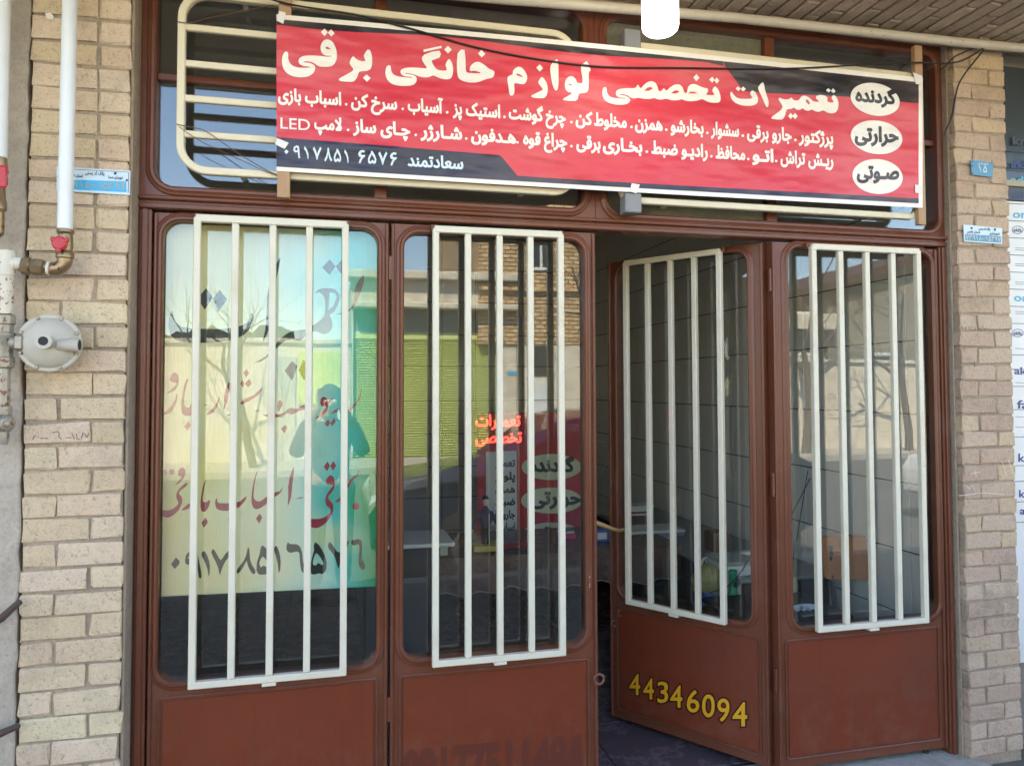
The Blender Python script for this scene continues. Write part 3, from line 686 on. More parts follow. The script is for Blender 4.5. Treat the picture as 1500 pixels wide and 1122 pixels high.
T.zoom(*Z4, [(125,283),(142,300),(140,340),(165,385),(210,405),(360,415),(340,405),(270,400),(240,375),(240,335),(270,308),(350,298),(440,300),(465,290),(482,250),(500,290),(520,300),(540,270),(580,235),(630,217),(675,235),(700,280),(708,335),(745,330),(765,290),(785,320),(800,325),(840,285),(890,255),(940,255),(975,285),(992,350),(1020,350),(1025,330),(1030,290),(1060,255),(1110,250),(1160,275),(1210,295),(1258,300),(1250,350),(1220,370),(1340,378),(1290,325),(1330,268),(1370,315),(1388,370),(1395,420),(1380,455),(1320,460),(1250,450),(1190,412),(1140,435),(1050,443),(1000,435),(965,415),(930,432),(850,432),(800,410),(740,425),(690,418),(660,403),(620,418),(540,415),(490,400),(450,412),(415,408),(370,375),(320,362),(280,362),(285,372),(340,378),(385,400),(400,425),(395,445),(370,470),(320,482),(240,480),(160,460),(110,425),(92,370),(92,320),(105,292)], [[(550,325),(590,290),(630,285),(645,305),(600,328)], [(845,355),(885,325),(920,322),(938,340),(900,357)], [(1035,356),(1060,337),(1100,337),(1140,355)]])
for d in ([(1125,142),(1160,182),(1125,222),(1090,180)], [(1300,172),(1325,205),(1300,238),(1265,205)], [(1348,180),(1378,212),(1352,248),(1322,215)]): T.zoom(*Z4, d)
Z5 = (1060, 100, 7.895)
T.zoom(*Z5, [(95,270),(105,300),(150,345),(200,358),(290,360),(345,350),(300,305),(325,252),(370,280),(400,345),(395,400),(360,430),(300,440),(210,435),(130,405),(90,360),(75,310),(80,280)])
T.zoom(*Z5, [(462,145),(475,250),(510,350),(523,400),(515,450),(500,458),(485,440),(450,350),(420,290),(388,225)])
T.zoom(*Z5, [(645,340),(690,365),(760,365),(785,335),(805,375),(870,380),(895,330),(930,320),(970,330),(1020,370),(1040,390),(1120,395),(1060,350),(1075,320),(1120,310),(1180,320),(1205,350),(1195,385),(1220,400),(1285,400),(1240,350),(1270,305),(1310,340),(1330,400),(1325,470),(1300,515),(1250,530),(1190,515),(1150,485),(1110,510),(1060,505),(1015,475),(990,500),(940,490),(915,460),(880,490),(840,480),(810,455),(780,478),(725,475),(715,540),(690,590),(660,602),(560,590),(545,580),(570,555),(650,500),(690,450),(650,390),(632,365)], [[(950,365),(975,370),(1000,410),(985,425),(955,395)]])
for d in ([(165,215),(200,240),(170,270),(138,238)], [(225,215),(258,245),(225,273),(198,245)], [(1210,235),(1240,260),(1215,285),(1182,258)], [(1265,235),(1295,270),(1270,293),(1238,268)], [(775,520),(805,555),(775,592),(745,557)], [(825,520),(855,555),(830,593),(795,560)]): T.zoom(*Z5, d)
T.done('title_lettering', VWHITE, BN)
T = Print(pb, .0)
b2 = lambda x: 149.5+(x-420)*.079; b3 = lambda x: 191.7+(x-480)*.0725
for t, a, b in (('پرژکتور', 1171, 1220), ('جارو برقی', 1095, 1159), ('سشوار', 1042, 1082), ('بخارشو', 983, 1030), ('همزن', 931, 970), ('مخلوط', 871, 917.5), ('کن', 844, 867), ('چرخ گوشت', 746, 828), ('استیک پز', 664, 732), ('آسیاب', 598, 648), ('سرخ کن', 515, 581), ('اسباب بازی', 408, 499)):
    T.text(t, a, b, b2(a)-1.5, 25, .042, .079)
for x in (1165, 1088, 1036, 976, 925, 837, 739, 655, 590, 507): T.poly(ell(x, b2(x)-3, 1.9, 1.9, 10))
for t, a, b in (('ریـش تراش', 1144, 1220), ('اتـو', 1103, 1132), ('محافظ', 1049, 1091), ('رادیـو ضبط', 955, 1036), ('بخـاری', 884, 940), ('برقی', 845, 879), ('چراغ قوه', 767, 830), ('هـدفون', 691, 755), ('شـارژر', 617, 676), ('چـای ساز', 518, 600), ('لامپ', 461, 500)):
    T.text(t, a, b, b3(a)-1.5, 25, .042, .0725)
for x in (1137, 1096, 1042, 947.5, 837, 758, 683, 609, 510): T.poly(ell(x, b3(x)-3, 1.9, 1.9, 10))
T.text('LED', 411, 454, 188.5, 23, .006, .072, False)
T.done('list_lettering', VWHITE, BN)
T = Print(pb, .0)
DG = {'۰': [[(.25,.45),(.5,.62),(.75,.45),(.5,.26)]], '۱': [[(.2,1),(.5,.75),(.72,.4),(.72,0),(.62,-.02),(.52,.35),(.35,.6),(.08,.78)]],
      '۷': [[(.0,.85),(.18,1),(.38,.7),(.5,.42),(.64,.7),(.86,1),(1,.85),(.76,.5),(.6,.2),(.55,0),(.42,0),(.36,.25),(.2,.55)]],
      '۸': [[(.42,1),(.58,1),(.64,.7),(.8,.35),(1,.1),(.84,0),(.62,.25),(.5,.6),(.38,.25),(.16,0),(.0,.1),(.22,.38),(.37,.72)]],
      '۹': [[(.5,1),(.75,.92),(.82,.6),(.86,.2),(.9,0),(.72,0),(.66,.3),(.62,.46),(.3,.44),(.12,.6),(.16,.85)], [(.34,.66),(.42,.6),(.6,.6),(.58,.78),(.46,.84),(.36,.78)]],
      '۵': [[(.4,1),(.55,.95),(.8,.65),(.95,.35),(.9,.08),(.72,0),(.5,.1),(.28,0),(.08,.08),(.02,.35),(.14,.62),(.34,.82)], [(.44,.72),(.24,.4),(.2,.26),(.32,.18),(.46,.28),(.52,.34),(.6,.26),(.72,.2),(.78,.32),(.66,.52)]],
      '۶': [[(.55,1),(.85,.95),(.8,.8),(.5,.82),(.4,.7),(.55,.62),(.9,.62),(.85,.5),(.6,.35),(.45,.15),(.38,0),(.18,.02),(.3,.3),(.45,.45),(.2,.52),(.12,.72),(.28,.92)]],
      '۳': [[(.0,1),(.16,1),(.2,.8),(.34,.8),(.38,.95),(.5,.95),(.54,.8),(.7,.8),(.76,1),(.92,1),(.88,.7),(.66,.62),(.46,.66),(.26,.6),(.24,0),(.1,0),(.1,.6)]], '-': [[(.1,.5),(.9,.5),(.9,.38),(.1,.38)]]}
def pdig(T, s, x0, x1, y, h, slope=0):
    n = len(s); w = (x1-x0)/n
    for i, ch in enumerate(s):
        ww = w*(.86 if ch not in '۱' else .7); xa = x0+i*w+(w-ww)/2; mp = lambda q: (xa+q[0]*ww, y+(xa-x0)*slope-q[1]*h)
        L = DG[ch]; T.poly([mp(q) for q in L[0]], [[mp(q) for q in l] for l in L[1:]])
pdig(T, '۰۹۱۷', 412, 472, 231, 19, .07); pdig(T, '۸۵۱', 474, 515, 237, 20, .07); pdig(T, '۶۵۷۶', 522, 584, 239.5, 19.5, .07)
T.text('سعادتمند', 598, 678, 243, 24, .035, .06); T.done('phone_lettering', plain('banner_pale_ink', srgb(208, 226, 236), .35), BN)
T = Print(pb, .0); T.poly(ell(1282, 146, 36.5, 23.5, 40, .22)); T.poly(ell(1284, 201.5, 38, 24.5, 40, .14)); T.poly(ell(1285.5, 259, 37, 25.5, 40, .10)); T.done('oval', VWHITE, BN)
T = Print(pb, .0006); T.text('گردنده', 1254, 1311, 148, 26, .05, .08); T.text('حرارتی', 1253, 1315, 206, 29, .05, .04); T.text('صـوتی', 1256, 1316, 261, 28, .05, .02); T.done('oval_lettering', VINK, BN)
# cloth tape, battens
for q in ([(409, 17), (419, 20), (415, 36), (405, 31)], [(406, 203), (423, 210), (417, 219), (403, 212)], [(925, 269), (937, 271), (932, 284), (922, 281)], [(1337, 107), (1350, 112), (1349, 125), (1341, 124)], [(1340, 271), (1349, 272), (1349, 284), (1340, 283)]):
    sheetpoly('tape', q, TAPE, BY-.003, BY-.0014)
for i, (xa, xb, ya, yb) in enumerate(((409, 425, -20, 292), (1335, 1352, 69, 331))):
    P0 = at(xa, ya, -.10); P1 = at(xb, yb, -.10)
    o = link('batten', box(NB(), min(P0.x, P1.x), max(P0.x, P1.x), -.119, -.096, P1.z, P0.z, .002), BATTEN, BN, world=True)

# ================================================================== WIRES
def wire(label, pts, r, Y, name='cable', mat=BLACKW):
    P = [at(p[0], p[1], p[2] if len(p) > 2 else Y) for p in pts]; Q = []
    for i in range(len(P)-1):
        a, b, c, d = P[max(i-1, 0)], P[i], P[i+1], P[min(i+2, len(P)-1)]
        for k_ in range(6):
            t = k_/6; Q.append(.5*((2*b)+(c-a)*t+(2*a-5*b+4*c-d)*t*t+(3*b-a-3*c+d)*t**3))
    Q.append(P[-1]); bm = NB(); tube(bm, Q, r, 6); o = link(name, bm, mat, None, True); return cat(o, label, 'cable' if name == 'cable' else 'wire')
wire('black cable sagging along the top of the red banner to the right pillar', [(380, -6), (430, 8), (520, 22), (600, 42), (690, 68), (780, 86, -.128), (880, 98), (1000, 100), (1150, 101), (1290, 94), (1340, 92), (1400, 92), (1440, 72)], .0035, -.130)
wire('black cable looping down beside the right brick pillar', [(1448, 62), (1440, 75), (1416, 105), (1404, 125), (1398, 150), (1394, 172), (1386, 190), (1383, 198)], .0035, -.11)
wire('short black cable end crossing the pillar corner below the overhead pipe', [(1440, 66), (1415, 76), (1398, 84), (1384, 98), (1377, 104)], .003, -.11)
wire('thin rusty wire tied across the upper left grille', [(259, 32, -.1), (280, 34), (310, 26), (350, 18), (400, 8)], .0014, -.10, 'wire', RUSTW)
wire('twisted rusty wire running down the left grille to the banner corner', [(258, 182, -.1), (275, 186), (300, 192), (330, 212), (360, 232), (395, 252), (420, 262)], .0014, -.10, 'wire', RUSTW)
wire('second thin wire hanging below the twisted one on the left grille', [(262, 186, -.1), (290, 205), (320, 220), (360, 238), (385, 250), (408, 258)], .0011, -.102, 'wire', RUSTW)
bm = NB()
for i in range(7):
    a = at(1438, 72, -.115); e = a+Vector((random.uniform(-.01, .03), random.uniform(-.02, 0), random.uniform(-.01, .02))); tube(bm, [a, (a+e)/2+Vector((0, -.01, .006)), e], .0012, 5)
cat(link('wire_splice', bm, [TAPEW], None), 'tuft of bare twisted wire ends where the cables meet on the right pillar', 'wire splice')

# overhead white conduit
bm = NB(); pts = [at(-60+k*40, 0, -.1) for k in range(0)]
PA, PB = Vector((-1.3, -.085, 2.885)), at(1500, 71, -.12)
P1 = at(700, -4, -.11); P2 = at(1080, 27, -.115); P3_ = at(1400, 62, -.12); dirv = (P3_-P1).normalized()
tube(bm, [P1-dirv*1.9, P1, P2, P3_, P3_+dirv*1.2], .0185, 16)
cat(link('conduit', bm, OLDWHITE, None, True), 'long grimy white conduit running under the brick soffit above the gate', 'pipe')
# hanging lamp
LX = at(967, 30, -.5); zb = at(967, 49, -.5).z
BEB = mortarmat('beige_back_board', srgb(186, 172, 148), .3)
add('back_board', box(NB(), 1.000, 1.679, .008, .022, 2.16, 2.92), BEB, G)
lt = thing('hanging_lamp', 'glowing white cylindrical bulb hanging under the brick soffit', 'lamp', (LX.x, LX.y, SZ))
bm = NB(); R_ = .0575; lathe(bm, [(.02, 0), (.045, .002), (.054, .010), (R_, .022), (R_, .175), (.05, .192), (.03, .2)], (0, 0, 1), (LX.x, LX.y, zb), 28); add('bulb', bm, emis('lamp_glow', (1, .98, .95, 1), 1.6), lt, True)
bm = NB(); lathe(bm, [(.03, .2), (.032, .24), (.02, .245), (.02, .29)], (0, 0, 1), (LX.x, LX.y, zb), 18); add('socket', bm, plain('lamp_socket_white', srgb(220, 220, 216), .4), lt, True)
bm = NB(); tube(bm, [(LX.x, LX.y, zb+.285), (LX.x, LX.y, SZ+.002)], .004, 8); add('cord', bm, BLACKW, lt)

# ================================================================== PAINTED SHEET behind first leaf
SY = .034
SHT = thing('painted_sign_sheet', 'fluted plastic sheet hand painted with Persian words, hung behind the left window', 'sign', (-.18, SY, .84))
zt = 2.093; A_ = at(236, 874, SY); B_ = at(553, 857, SY)
bm = NB(); V = [(-.538, zt), (.188, zt), (.188, B_.z-.004), (-.538, A_.z+.002)]
a = [bm.verts.new((x, SY, z)) for x, z in V]; b = [bm.verts.new((x, SY+.004, z)) for x, z in V]; bm.faces.new(a); bm.faces.new(b[::-1])
for i in range(4): bm.faces.new((a[i], a[(i+1) % 4], b[(i+1) % 4], b[i]))
bmesh.ops.recalc_face_normals(bm, faces=bm.faces[:]); add('board', bm, SHEET, SHT)
def psx(x, y, l): return at(x, y, SY)+Vector((0, -l, 0))
T = Print(psx, .0005); ZA = (235, 350, 5.612); ZB = (370, 350, 5.097)
T.zoom(*ZA, [(98,580),(105,590),(105,640),(125,690),(170,725),(290,738),(450,742),(600,733),(680,710),(735,670),(745,610),(768,625),(765,680),(730,750),(660,810),(560,840),(420,855),(230,855),(120,835),(75,780),(65,710),(75,640)])
for d in ([(375,405),(430,480),(365,583),(305,490)], [(490,420),(548,500),(475,603),(430,490)]): T.zoom(*ZA, d)
T.zoom(*ZB, [(212,125),(200,200),(170,330),(150,480),(130,640),(110,710),(68,785),(95,690),(105,560),(108,430),(130,300),(175,190)])
T.zoom(*ZB, [(0,930),(60,905),(130,845),(190,765),(240,715),(310,680),(400,680),(460,640),(520,600),(540,560),(545,470),(530,420),(495,395),(460,412),(490,375),(545,365),(620,375),(655,420),(640,490),(610,550),(570,565),(590,600),(600,650),(575,700),(530,715),(480,690),(430,690),(400,720),(360,765),(300,750),(240,760),(190,805),(130,870),(60,920)], [[(575,400),(615,405),(628,430),(605,500),(565,530)]])
T.zoom(*ZB, [(612,560),(660,555),(740,520),(760,430),(765,350),(835,250),(832,330),(800,420),(770,500),(720,548),(650,570)])
for d in ([(575,155),(620,205),(575,270),(520,215)], [(665,160),(710,205),(660,262),(620,205)], [(295,910),(335,950),(295,1060),(240,985)], [(380,900),(420,960),(385,1060),(345,980)]): T.zoom(*ZB, d)
ZG = (235, 770, 9.09); ZH = (380, 770, 8.571)
T.zoom(*ZG, [(205,420),(255,465),(250,510),(188,575),(142,510)]); T.zoom(*ZG, [(400,325),(460,335),(505,400),(525,520),(550,640),(545,700),(515,700),(500,600),(470,520),(340,520),(325,470),(340,380)], [[(360,430),(390,405),(440,410),(440,440)]])
T.zoom(*ZG, [(585,325),(630,400),(662,520),(655,640),(640,688),(630,580),(590,470),(548,400),(550,350)]); T.zoom(*ZG, [(700,295),(750,370),(805,480),(860,370),(950,290),(955,365),(870,460),(815,570),(790,680),(775,560),(720,440),(670,350)])
T.zoom(*ZG, [(1170,275),(1185,310),(1190,430),(1215,520),(1270,590),(1255,655),(1205,620),(1160,520),(1150,450),(1110,540),(1040,640),(1010,620),(1030,560),(1110,470),(1150,370),(1160,300)])
T.zoom(*ZH, [(40,235),(100,300),(150,400),(170,500),(140,590),(70,610),(-10,615),(-40,560),(-30,440),(10,340),(10,280)], [[(40,360),(-10,470),(20,530),(50,490),(100,525),(110,470)]])
T.zoom(*ZH, [(210,235),(250,320),(270,440),(260,560),(240,605),(235,480),(205,370),(180,290)]); T.zoom(*ZH, [(360,200),(378,230),(470,225),(520,270),(540,350),(545,470),(590,530),(580,605),(530,580),(510,480),(505,340),(480,315),(380,345),(335,300),(345,220)])
T.zoom(*ZH, [(700,195),(760,250),(820,360),(848,460),(840,560),(790,610),(745,590),(690,615),(640,600),(635,500),(665,380),(690,300),(678,250)], [[(710,315),(670,440),(672,490),(710,500),(742,455),(775,490),(812,490),(790,430)]])
T.zoom(*ZH, [(885,195),(940,270),(1000,360),(1060,220),(1130,175),(1110,255),(1060,340),(1020,450),(990,555),(970,460),(930,350),(860,280),(865,225)]); T.zoom(*ZH, [(1165,165),(1185,185),(1230,162),(1285,180),(1295,250),(1280,380),(1290,430),(1335,490),(1315,555),(1270,545),(1240,480),(1250,360),(1262,240),(1220,225),(1200,250),(1160,240),(1150,200)])
T.done('dark_lettering', SINK, SHT)
T = Print(psx, .0005); ZC = (235, 530, 9.09); ZD = (380, 530, 8.571); ZE = (235, 660, 9.09); ZF = (380, 660, 8.011)
for L in ([(185,135),(235,165),(250,220),(240,300),(200,380),(150,405),(80,422),(140,370),(205,310),(225,280),(150,275),(125,240),(135,180)], [(228,405),(225,500),(190,600),(140,680),(50,705),(45,685),(100,630),(160,570),(200,500),(215,420)],
          [(375,215),(350,310),(325,420),(308,550),(340,605),(385,615),(430,510),(470,475),(520,560),(520,660),(430,715),(340,725),(285,690),(272,590),(290,440),(320,300),(350,230)], [(380,790),(408,850),(360,915),(315,860)], [(570,575),(610,568),(655,576),(610,582)],
          [(795,430),(785,510),(750,620),(690,690),(595,712),(640,670),(720,600),(765,520)], [(925,260),(915,330),(905,480),(870,590),(835,665),(850,560),(850,450),(875,340),(900,280)], [(960,490),(1010,520),(1000,620),(960,700),(850,740),(900,700),(960,660),(945,580)],
          [(1370,320),(1340,400),(1290,460),(1200,510),(1070,580),(1060,540),(1150,480),(1240,450),(1300,390),(1340,360)], [(1145,90),(1180,150),(1140,210),(1105,150)], [(1090,235),(1120,290),(1100,350),(1065,290)], [(1185,225),(1212,290),(1170,340),(1124,290)], [(1240,650),(1290,643),(1340,650),(1290,657)]): T.zoom(*ZC, L)
for L in ([(35,665),(100,660),(140,600),(155,650),(220,655),(300,650),(350,600),(400,570),(460,605),(520,550),(590,540),(600,600),(520,605),(460,640),(400,665),(350,640),(300,672),(230,695),(100,700)], [(240,470),(285,490),(290,550),(255,600),(240,650),(225,560)], [(325,790),(350,830),(315,900),(270,840)],
          [(800,430),(855,460),(865,540),(850,620),(790,690),(690,718),(760,650),(830,590),(840,555),(765,555),(765,470)], [(1010,570),(980,620),(895,665),(940,610)], [(865,720),(888,765),(860,815),(818,780)], [(940,705),(955,750),(915,808),(889,770)], [(915,450),(920,462),(872,520),(862,508)]): T.zoom(*ZD, L)
T.ribbon([(380+1285/8.57, 530+330/8.57, .8), (380+1260/8.57, 530+450/8.57, 1.6), (380+1215/8.57, 530+520/8.57, 2.4), (380+1140/8.57, 530+600/8.57, 3.4), (380+1080/8.57, 530+650/8.57, 1.4)], 2)
T.poly([(235+x/9.09, 660+y/9.09) for x, y in ell(60, 285, 30, 38, 16)]); T.poly([(235+x/9.09, 660+y/9.09) for x, y in ell(150, 283, 38, 38, 16)])
for L in ([(285,215),(330,240),(335,310),(310,370),(250,435),(180,465),(240,410),(290,350),(235,330),(230,270)], [(375,415),(345,480),(260,530),(240,570),(290,620),(290,690),(250,790),(160,870),(90,895),(20,870),(15,780),(90,800),(180,770),(250,700),(215,640),(210,580),(250,500),(320,440)], [(440,650),(430,720),(370,780),(262,800),(330,740),(400,690)],
          [(610,375),(590,470),(565,600),(560,680),(610,690),(665,640),(650,740),(600,815),(550,815),(530,740),(545,560),(580,420)], [(600,890),(635,950),(580,1025),(545,960)], [(755,620),(755,670),(770,700),(950,700),(1060,680),(1155,590),(1140,650),(1060,750),(950,800),(800,800),(740,770),(725,690),(740,640)], [(950,860),(990,900),(945,975),(900,915)],
          [(1305,260),(1270,350),(1245,500),(1235,620),(1270,670),(1330,680),(1400,620),(1450,580),(1440,680),(1370,740),(1300,780),(1240,770),(1210,700),(1215,560),(1245,400),(1270,300)], [(1320,835),(1355,890),(1315,970),(1272,905)]): T.zoom(*ZE, L)
for L in ([(60,575),(110,515),(170,500),(200,480),(240,480),(275,420),(265,470),(220,520),(150,560),(110,580),(70,610)], [(408,180),(405,260),(385,400),(375,550),(325,672),(340,560),(335,420),(360,290),(390,220)], [(415,567),(480,545),(540,548),(480,560)],
          [(825,280),(870,300),(888,370),(880,440),(840,500),(800,550),(830,590),(870,630),(870,700),(830,790),(760,870),(670,915),(580,890),(590,790),(700,805),(790,770),(850,690),(780,640),(768,570),(800,490),(860,420),(870,400),(780,395),(780,340)], [(800,125),(828,180),(795,240),(755,190)], [(868,120),(900,175),(865,238),(831,180)]): T.zoom(*ZF, L)
T.ribbon([(380+890/8.01, 660+605/8.01, 1), (380+950/8.01, 660+570/8.01, 4.4), (380+1030/8.01, 660+430/8.01, 4), (380+1080/8.01, 660+340/8.01, 3.6), (380+1150/8.01, 660+290/8.01, 2), (380+1165/8.01, 660+235/8.01, 2.4)], 2)
T.poly([(380+x/8.011, 660+y/8.011) for x, y in ell(1133, 650, 40, 42, 16)])
T.done('maroon_lettering', SRED, SHT)
#SPLIT
# ================================================================== SHOP CONTENTS
def cpaint(name, c, rough=.5, metal=0): return paint(name, c, rough, .08, .08, metal=metal)
# red vertical banner with ovals standing at the back of the table
RY = 2.35
def inpl(Y): return lambda x, y, l: at(x, y, Y)+Vector((0, -l, 0))
rb = thing('shop_display_banner', 'red upright banner with pale ovals and grey list behind the work table', 'banner', tuple(at(780, 795, RY)))
def flat(name, pts, mat, Y, th, par):
    bm = NB(); P = [at(x, y, Y) for x, y in pts]; a = [bm.verts.new(q) for q in P]; b = [bm.verts.new(q+Vector((0, th, 0))) for q in P]
    bm.faces.new(a); bm.faces.new(b[::-1])
    for i in range(len(P)): bm.faces.new((a[i], a[(i+1) % len(P)], b[(i+1) % len(P)], b[i]))
    bmesh.ops.recalc_face_normals(bm, faces=bm.faces[:]); return link(name, bm, mat, par, world=True)
INRED = cpaint('indoor_banner_red', srgb(196, 40, 52), .45); INGREY = cpaint('indoor_banner_white', srgb(226, 226, 220), .5); INOVAL = cpaint('indoor_oval_pale', srgb(214, 222, 190), .5)
flat('cloth', [(699, 604), (853, 604), (853, 806), (699, 806)], INRED, RY, .004, rb)
flat('list_column', [(712, 662), (757, 660), (758, 806), (712, 806)], INGREY, RY-.002, .001, rb)
T = Print(inpl(RY), .0008); T.poly(ell(808, 684, 44, 19)); T.poly(ell(808, 733, 45, 19)); T.poly(ell(808, 783, 44, 18)); T.done('oval', INOVAL, rb)
T = Print(inpl(RY), .0032); 
T.text('گردنده', 776, 840, 690, 26, .05); T.text('حرارتی', 778, 850, 738, 28, .05); T.text('صـوتی', 780, 846, 788, 26, .05)
for t, y in (('تعمیر', 683), ('پلوپز', 702), ('همزن', 721), ('ضبط', 739), ('جاروبرقی', 758), ('اسباب بازی', 776), ('ریش تراش', 795)): T.text(t, 717 if len(t) > 6 else 726, 754, y, 15, .04)
T.done('lettering', VINK, rb)
# red light sign: tubes following the letter outlines
NEON = emis('red_neon_glow', (1, .045, .03, 1), 1.1)
ns = thing('neon_sign', 'glowing red outline letters hanging inside the second window', 'neon sign', tuple(at(731, 655, .30)))
def neon(txt, x0, x1, y, em):
    g, (a, b, c, d) = glyphs(shape(txt)); sx = (x1-x0)/(b-a); bm = NB()
    for L in g:
            Q = [at(x0+(p[0]-a)*sx, y-p[1]*em, .30) for p in L[::2]+[L[0]]]
            if len(Q) > 3: tube(bm, Q, .0016, 5, False)
    return bm
for t, y, x0, x1 in (('تعمیرات', 624, 697, 762), ('تخصصی', 648, 697, 764)):
    g, _ = glyphs(shape(t)); add('letter_tube', neon(t, x0, x1, y, 24), NEON, ns)
a_ = at(697, 600, .306); b_ = at(766, 658, .306)
add('back_wire', tube(NB(), [(a_.x, .306, a_.z), (a_.x, .306, 2.0)], .0012, 5), BLACKW, ns); add('back_wire', tube(NB(), [(b_.x, .306, a_.z), (b_.x, .306, 2.0)], .0012, 5), BLACKW, ns)
# work table with hanging plastic cloth
tb = thing('work_table', 'long dark work table across the shop behind the second door leaf', 'table', (1.15, 1.75, FZ))
TX0, TX1, TY0, TY1, TZ = .52, 1.96, 1.42, 2.12, .61
add('tabletop', box(NB(), TX0, TX1, TY0, TY1, TZ-.03, TZ, .004), wood('dark_table_wood', srgb(70, 50, 42)), tb)
for x_ in (TX0+.06, TX1-.06):
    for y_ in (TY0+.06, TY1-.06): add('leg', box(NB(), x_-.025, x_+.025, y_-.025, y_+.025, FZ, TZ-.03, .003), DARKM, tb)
m = MT('crumpled_plastic_cloth'); p_ = m.pos(); n_ = m.noise(p_, 9, 6, .7); m.col(m.mix(n_, srgb(52, 34, 30), srgb(120, 92, 80))); m.set(Roughness=.25); m.bump(n_, .8, .02); CLOTH = m.m
bm = NB(); nx, nz = 60, 8; gridv = []
for i in range(nx+1):
    x_ = TX0-.03+(TX1-TX0+.06)*i/nx; col_ = []
    drop = .17+.022*abs(sin(i*.16))+.006*sin(i*.9)
    for j in range(nz+1):
        t = j/nz; yy = TY0-.012-.02*t-.018*sin(i*.9)*t; col_.append(bm.verts.new((x_, yy, TZ+.004-drop*t)))
    gridv.append([bm.verts.new((x_, TY1, TZ+.005)), bm.verts.new((x_, TY0+.2, TZ+.006+.003*sin(i*2.1)))]+col_)
for a, b in zip(gridv, gridv[1:]):
    for j in range(len(a)-1): bm.faces.new((a[j], a[j+1], b[j+1], b[j]))
o = link('tablecloth', bm, CLOTH, None, True); cat(o, 'dark crumpled plastic cloth with scalloped edge draped over the work table', 'tablecloth')
bm = NB(); pts = [(TX0-.03+(TX1-TX0+.06)*i/nx, TY0-.034-.018*sin(i*.9), TZ+.006-(.17+.022*abs(sin(i*.16))+.006*sin(i*.9))) for i in range(nx+1)]
tube(bm, pts, .0035, 5); cat(link('cloth_trim', bm, plain('pale_trim', srgb(150, 136, 126), .5), None, True), 'pale scalloped trim along the lower edge of the plastic cloth', 'trim')
def onT(px, py, z=None): return atz(px, py, TZ+.008 if z is None else z)
# things on the table
c = onT(646, 822); t = thing('white_box', 'small pale grey box standing on the left of the work table', 'box', (c.x, 1.50, TZ))
add('case', box(NB(), c.x-.055, c.x+.055, 1.46, 1.56, TZ+.008, TZ+.115, .006, 2), cpaint('pale_case', srgb(196, 200, 186), .5), t); add('lid', box(NB(), c.x-.057, c.x+.057, 1.458, 1.562, TZ+.116, TZ+.126, .003), cpaint('pale_lid', srgb(170, 174, 164), .5), t)
c = at(620, 795, 1.3); t = thing('side_desk', 'white-topped small desk at the left edge of the second window', 'desk', (.40, 1.2, FZ))
SDT = cpaint('desk_white_top', srgb(206, 210, 206), .35)
add('desktop', box(NB(), .12, .60, .98, 1.34, .765, .785, .006, 2), SDT, t)
add('support', box(NB(), .18, .54, 1.06, 1.30, FZ, .765, .004), cpaint('desk_dark_body', srgb(60, 58, 60), .5), t)
c = at(718, 833, 1.5); t = thing('figurine', 'small doll in a purple jacket standing on a yellow block on the work table', 'figurine', (c.x, 1.56, TZ))
add('block', box(NB(), c.x-.09, c.x+.075, 1.50, 1.66, TZ+.008, TZ+.04, .004), cpaint('yellow_wood_block', srgb(190, 176, 90), .5), t)
bm = NB(); zz = TZ+.04; fx = c.x-.01; fy = 1.57
for s in (-1, 1): tube(bm, [(fx+s*.016, fy, zz), (fx+s*.016, fy, zz+.05), (fx+s*.010, fy, zz+.10)], [.011, .013, .018], 8)
add('trousers', bm, cpaint('doll_black', srgb(24, 24, 28), .7), t, True)
bm = NB(); lathe(bm, [(.024, .09), (.034, .12), (.036, .15), (.030, .18), (.012, .20), (.010, .212)], (0, 0, 1), (fx, fy, zz), 12)
for s in (-1, 1): tube(bm, [(fx+s*.028, fy, zz+.178), (fx+s*.055, fy-.01, zz+.125), (fx+s*.078, fy-.02, zz+.085)], [.012, .011, .008], 8)
add('jacket', bm, cpaint('doll_purple_jacket', srgb(66, 56, 92), .7), t, True)
bm = NB(); lathe(bm, [(.004, .205), (.015, .215), (.019, .232), (.016, .25), (.004, .26)], (0, 0, 1), (fx, fy, zz), 12)
for s in (-1, 1): lathe(bm, [(.003, -.012), (.009, 0), (.003, .012)], (0, 0, 1), (fx+s*.082, fy-.022, zz+.08), 8)
add('head', bm, cpaint('doll_skin', srgb(226, 196, 180), .5), t, True)
bm = NB(); lathe(bm, [(.018, .245), (.019, .255), (.012, .266), (.003, .268)], (0, 0, 1), (fx, fy+.003, zz), 12); add('hair', bm, cpaint('doll_hair', srgb(40, 26, 22), .7), t, True)
o = link('needle_rod', tube(NB(), [(fx+.012, 1.53, zz), (fx+.012, 1.53, zz+.17)], .003, 6), SDT); cat(o, 'thin white rod standing upright in front of the purple jacket doll', 'rod')
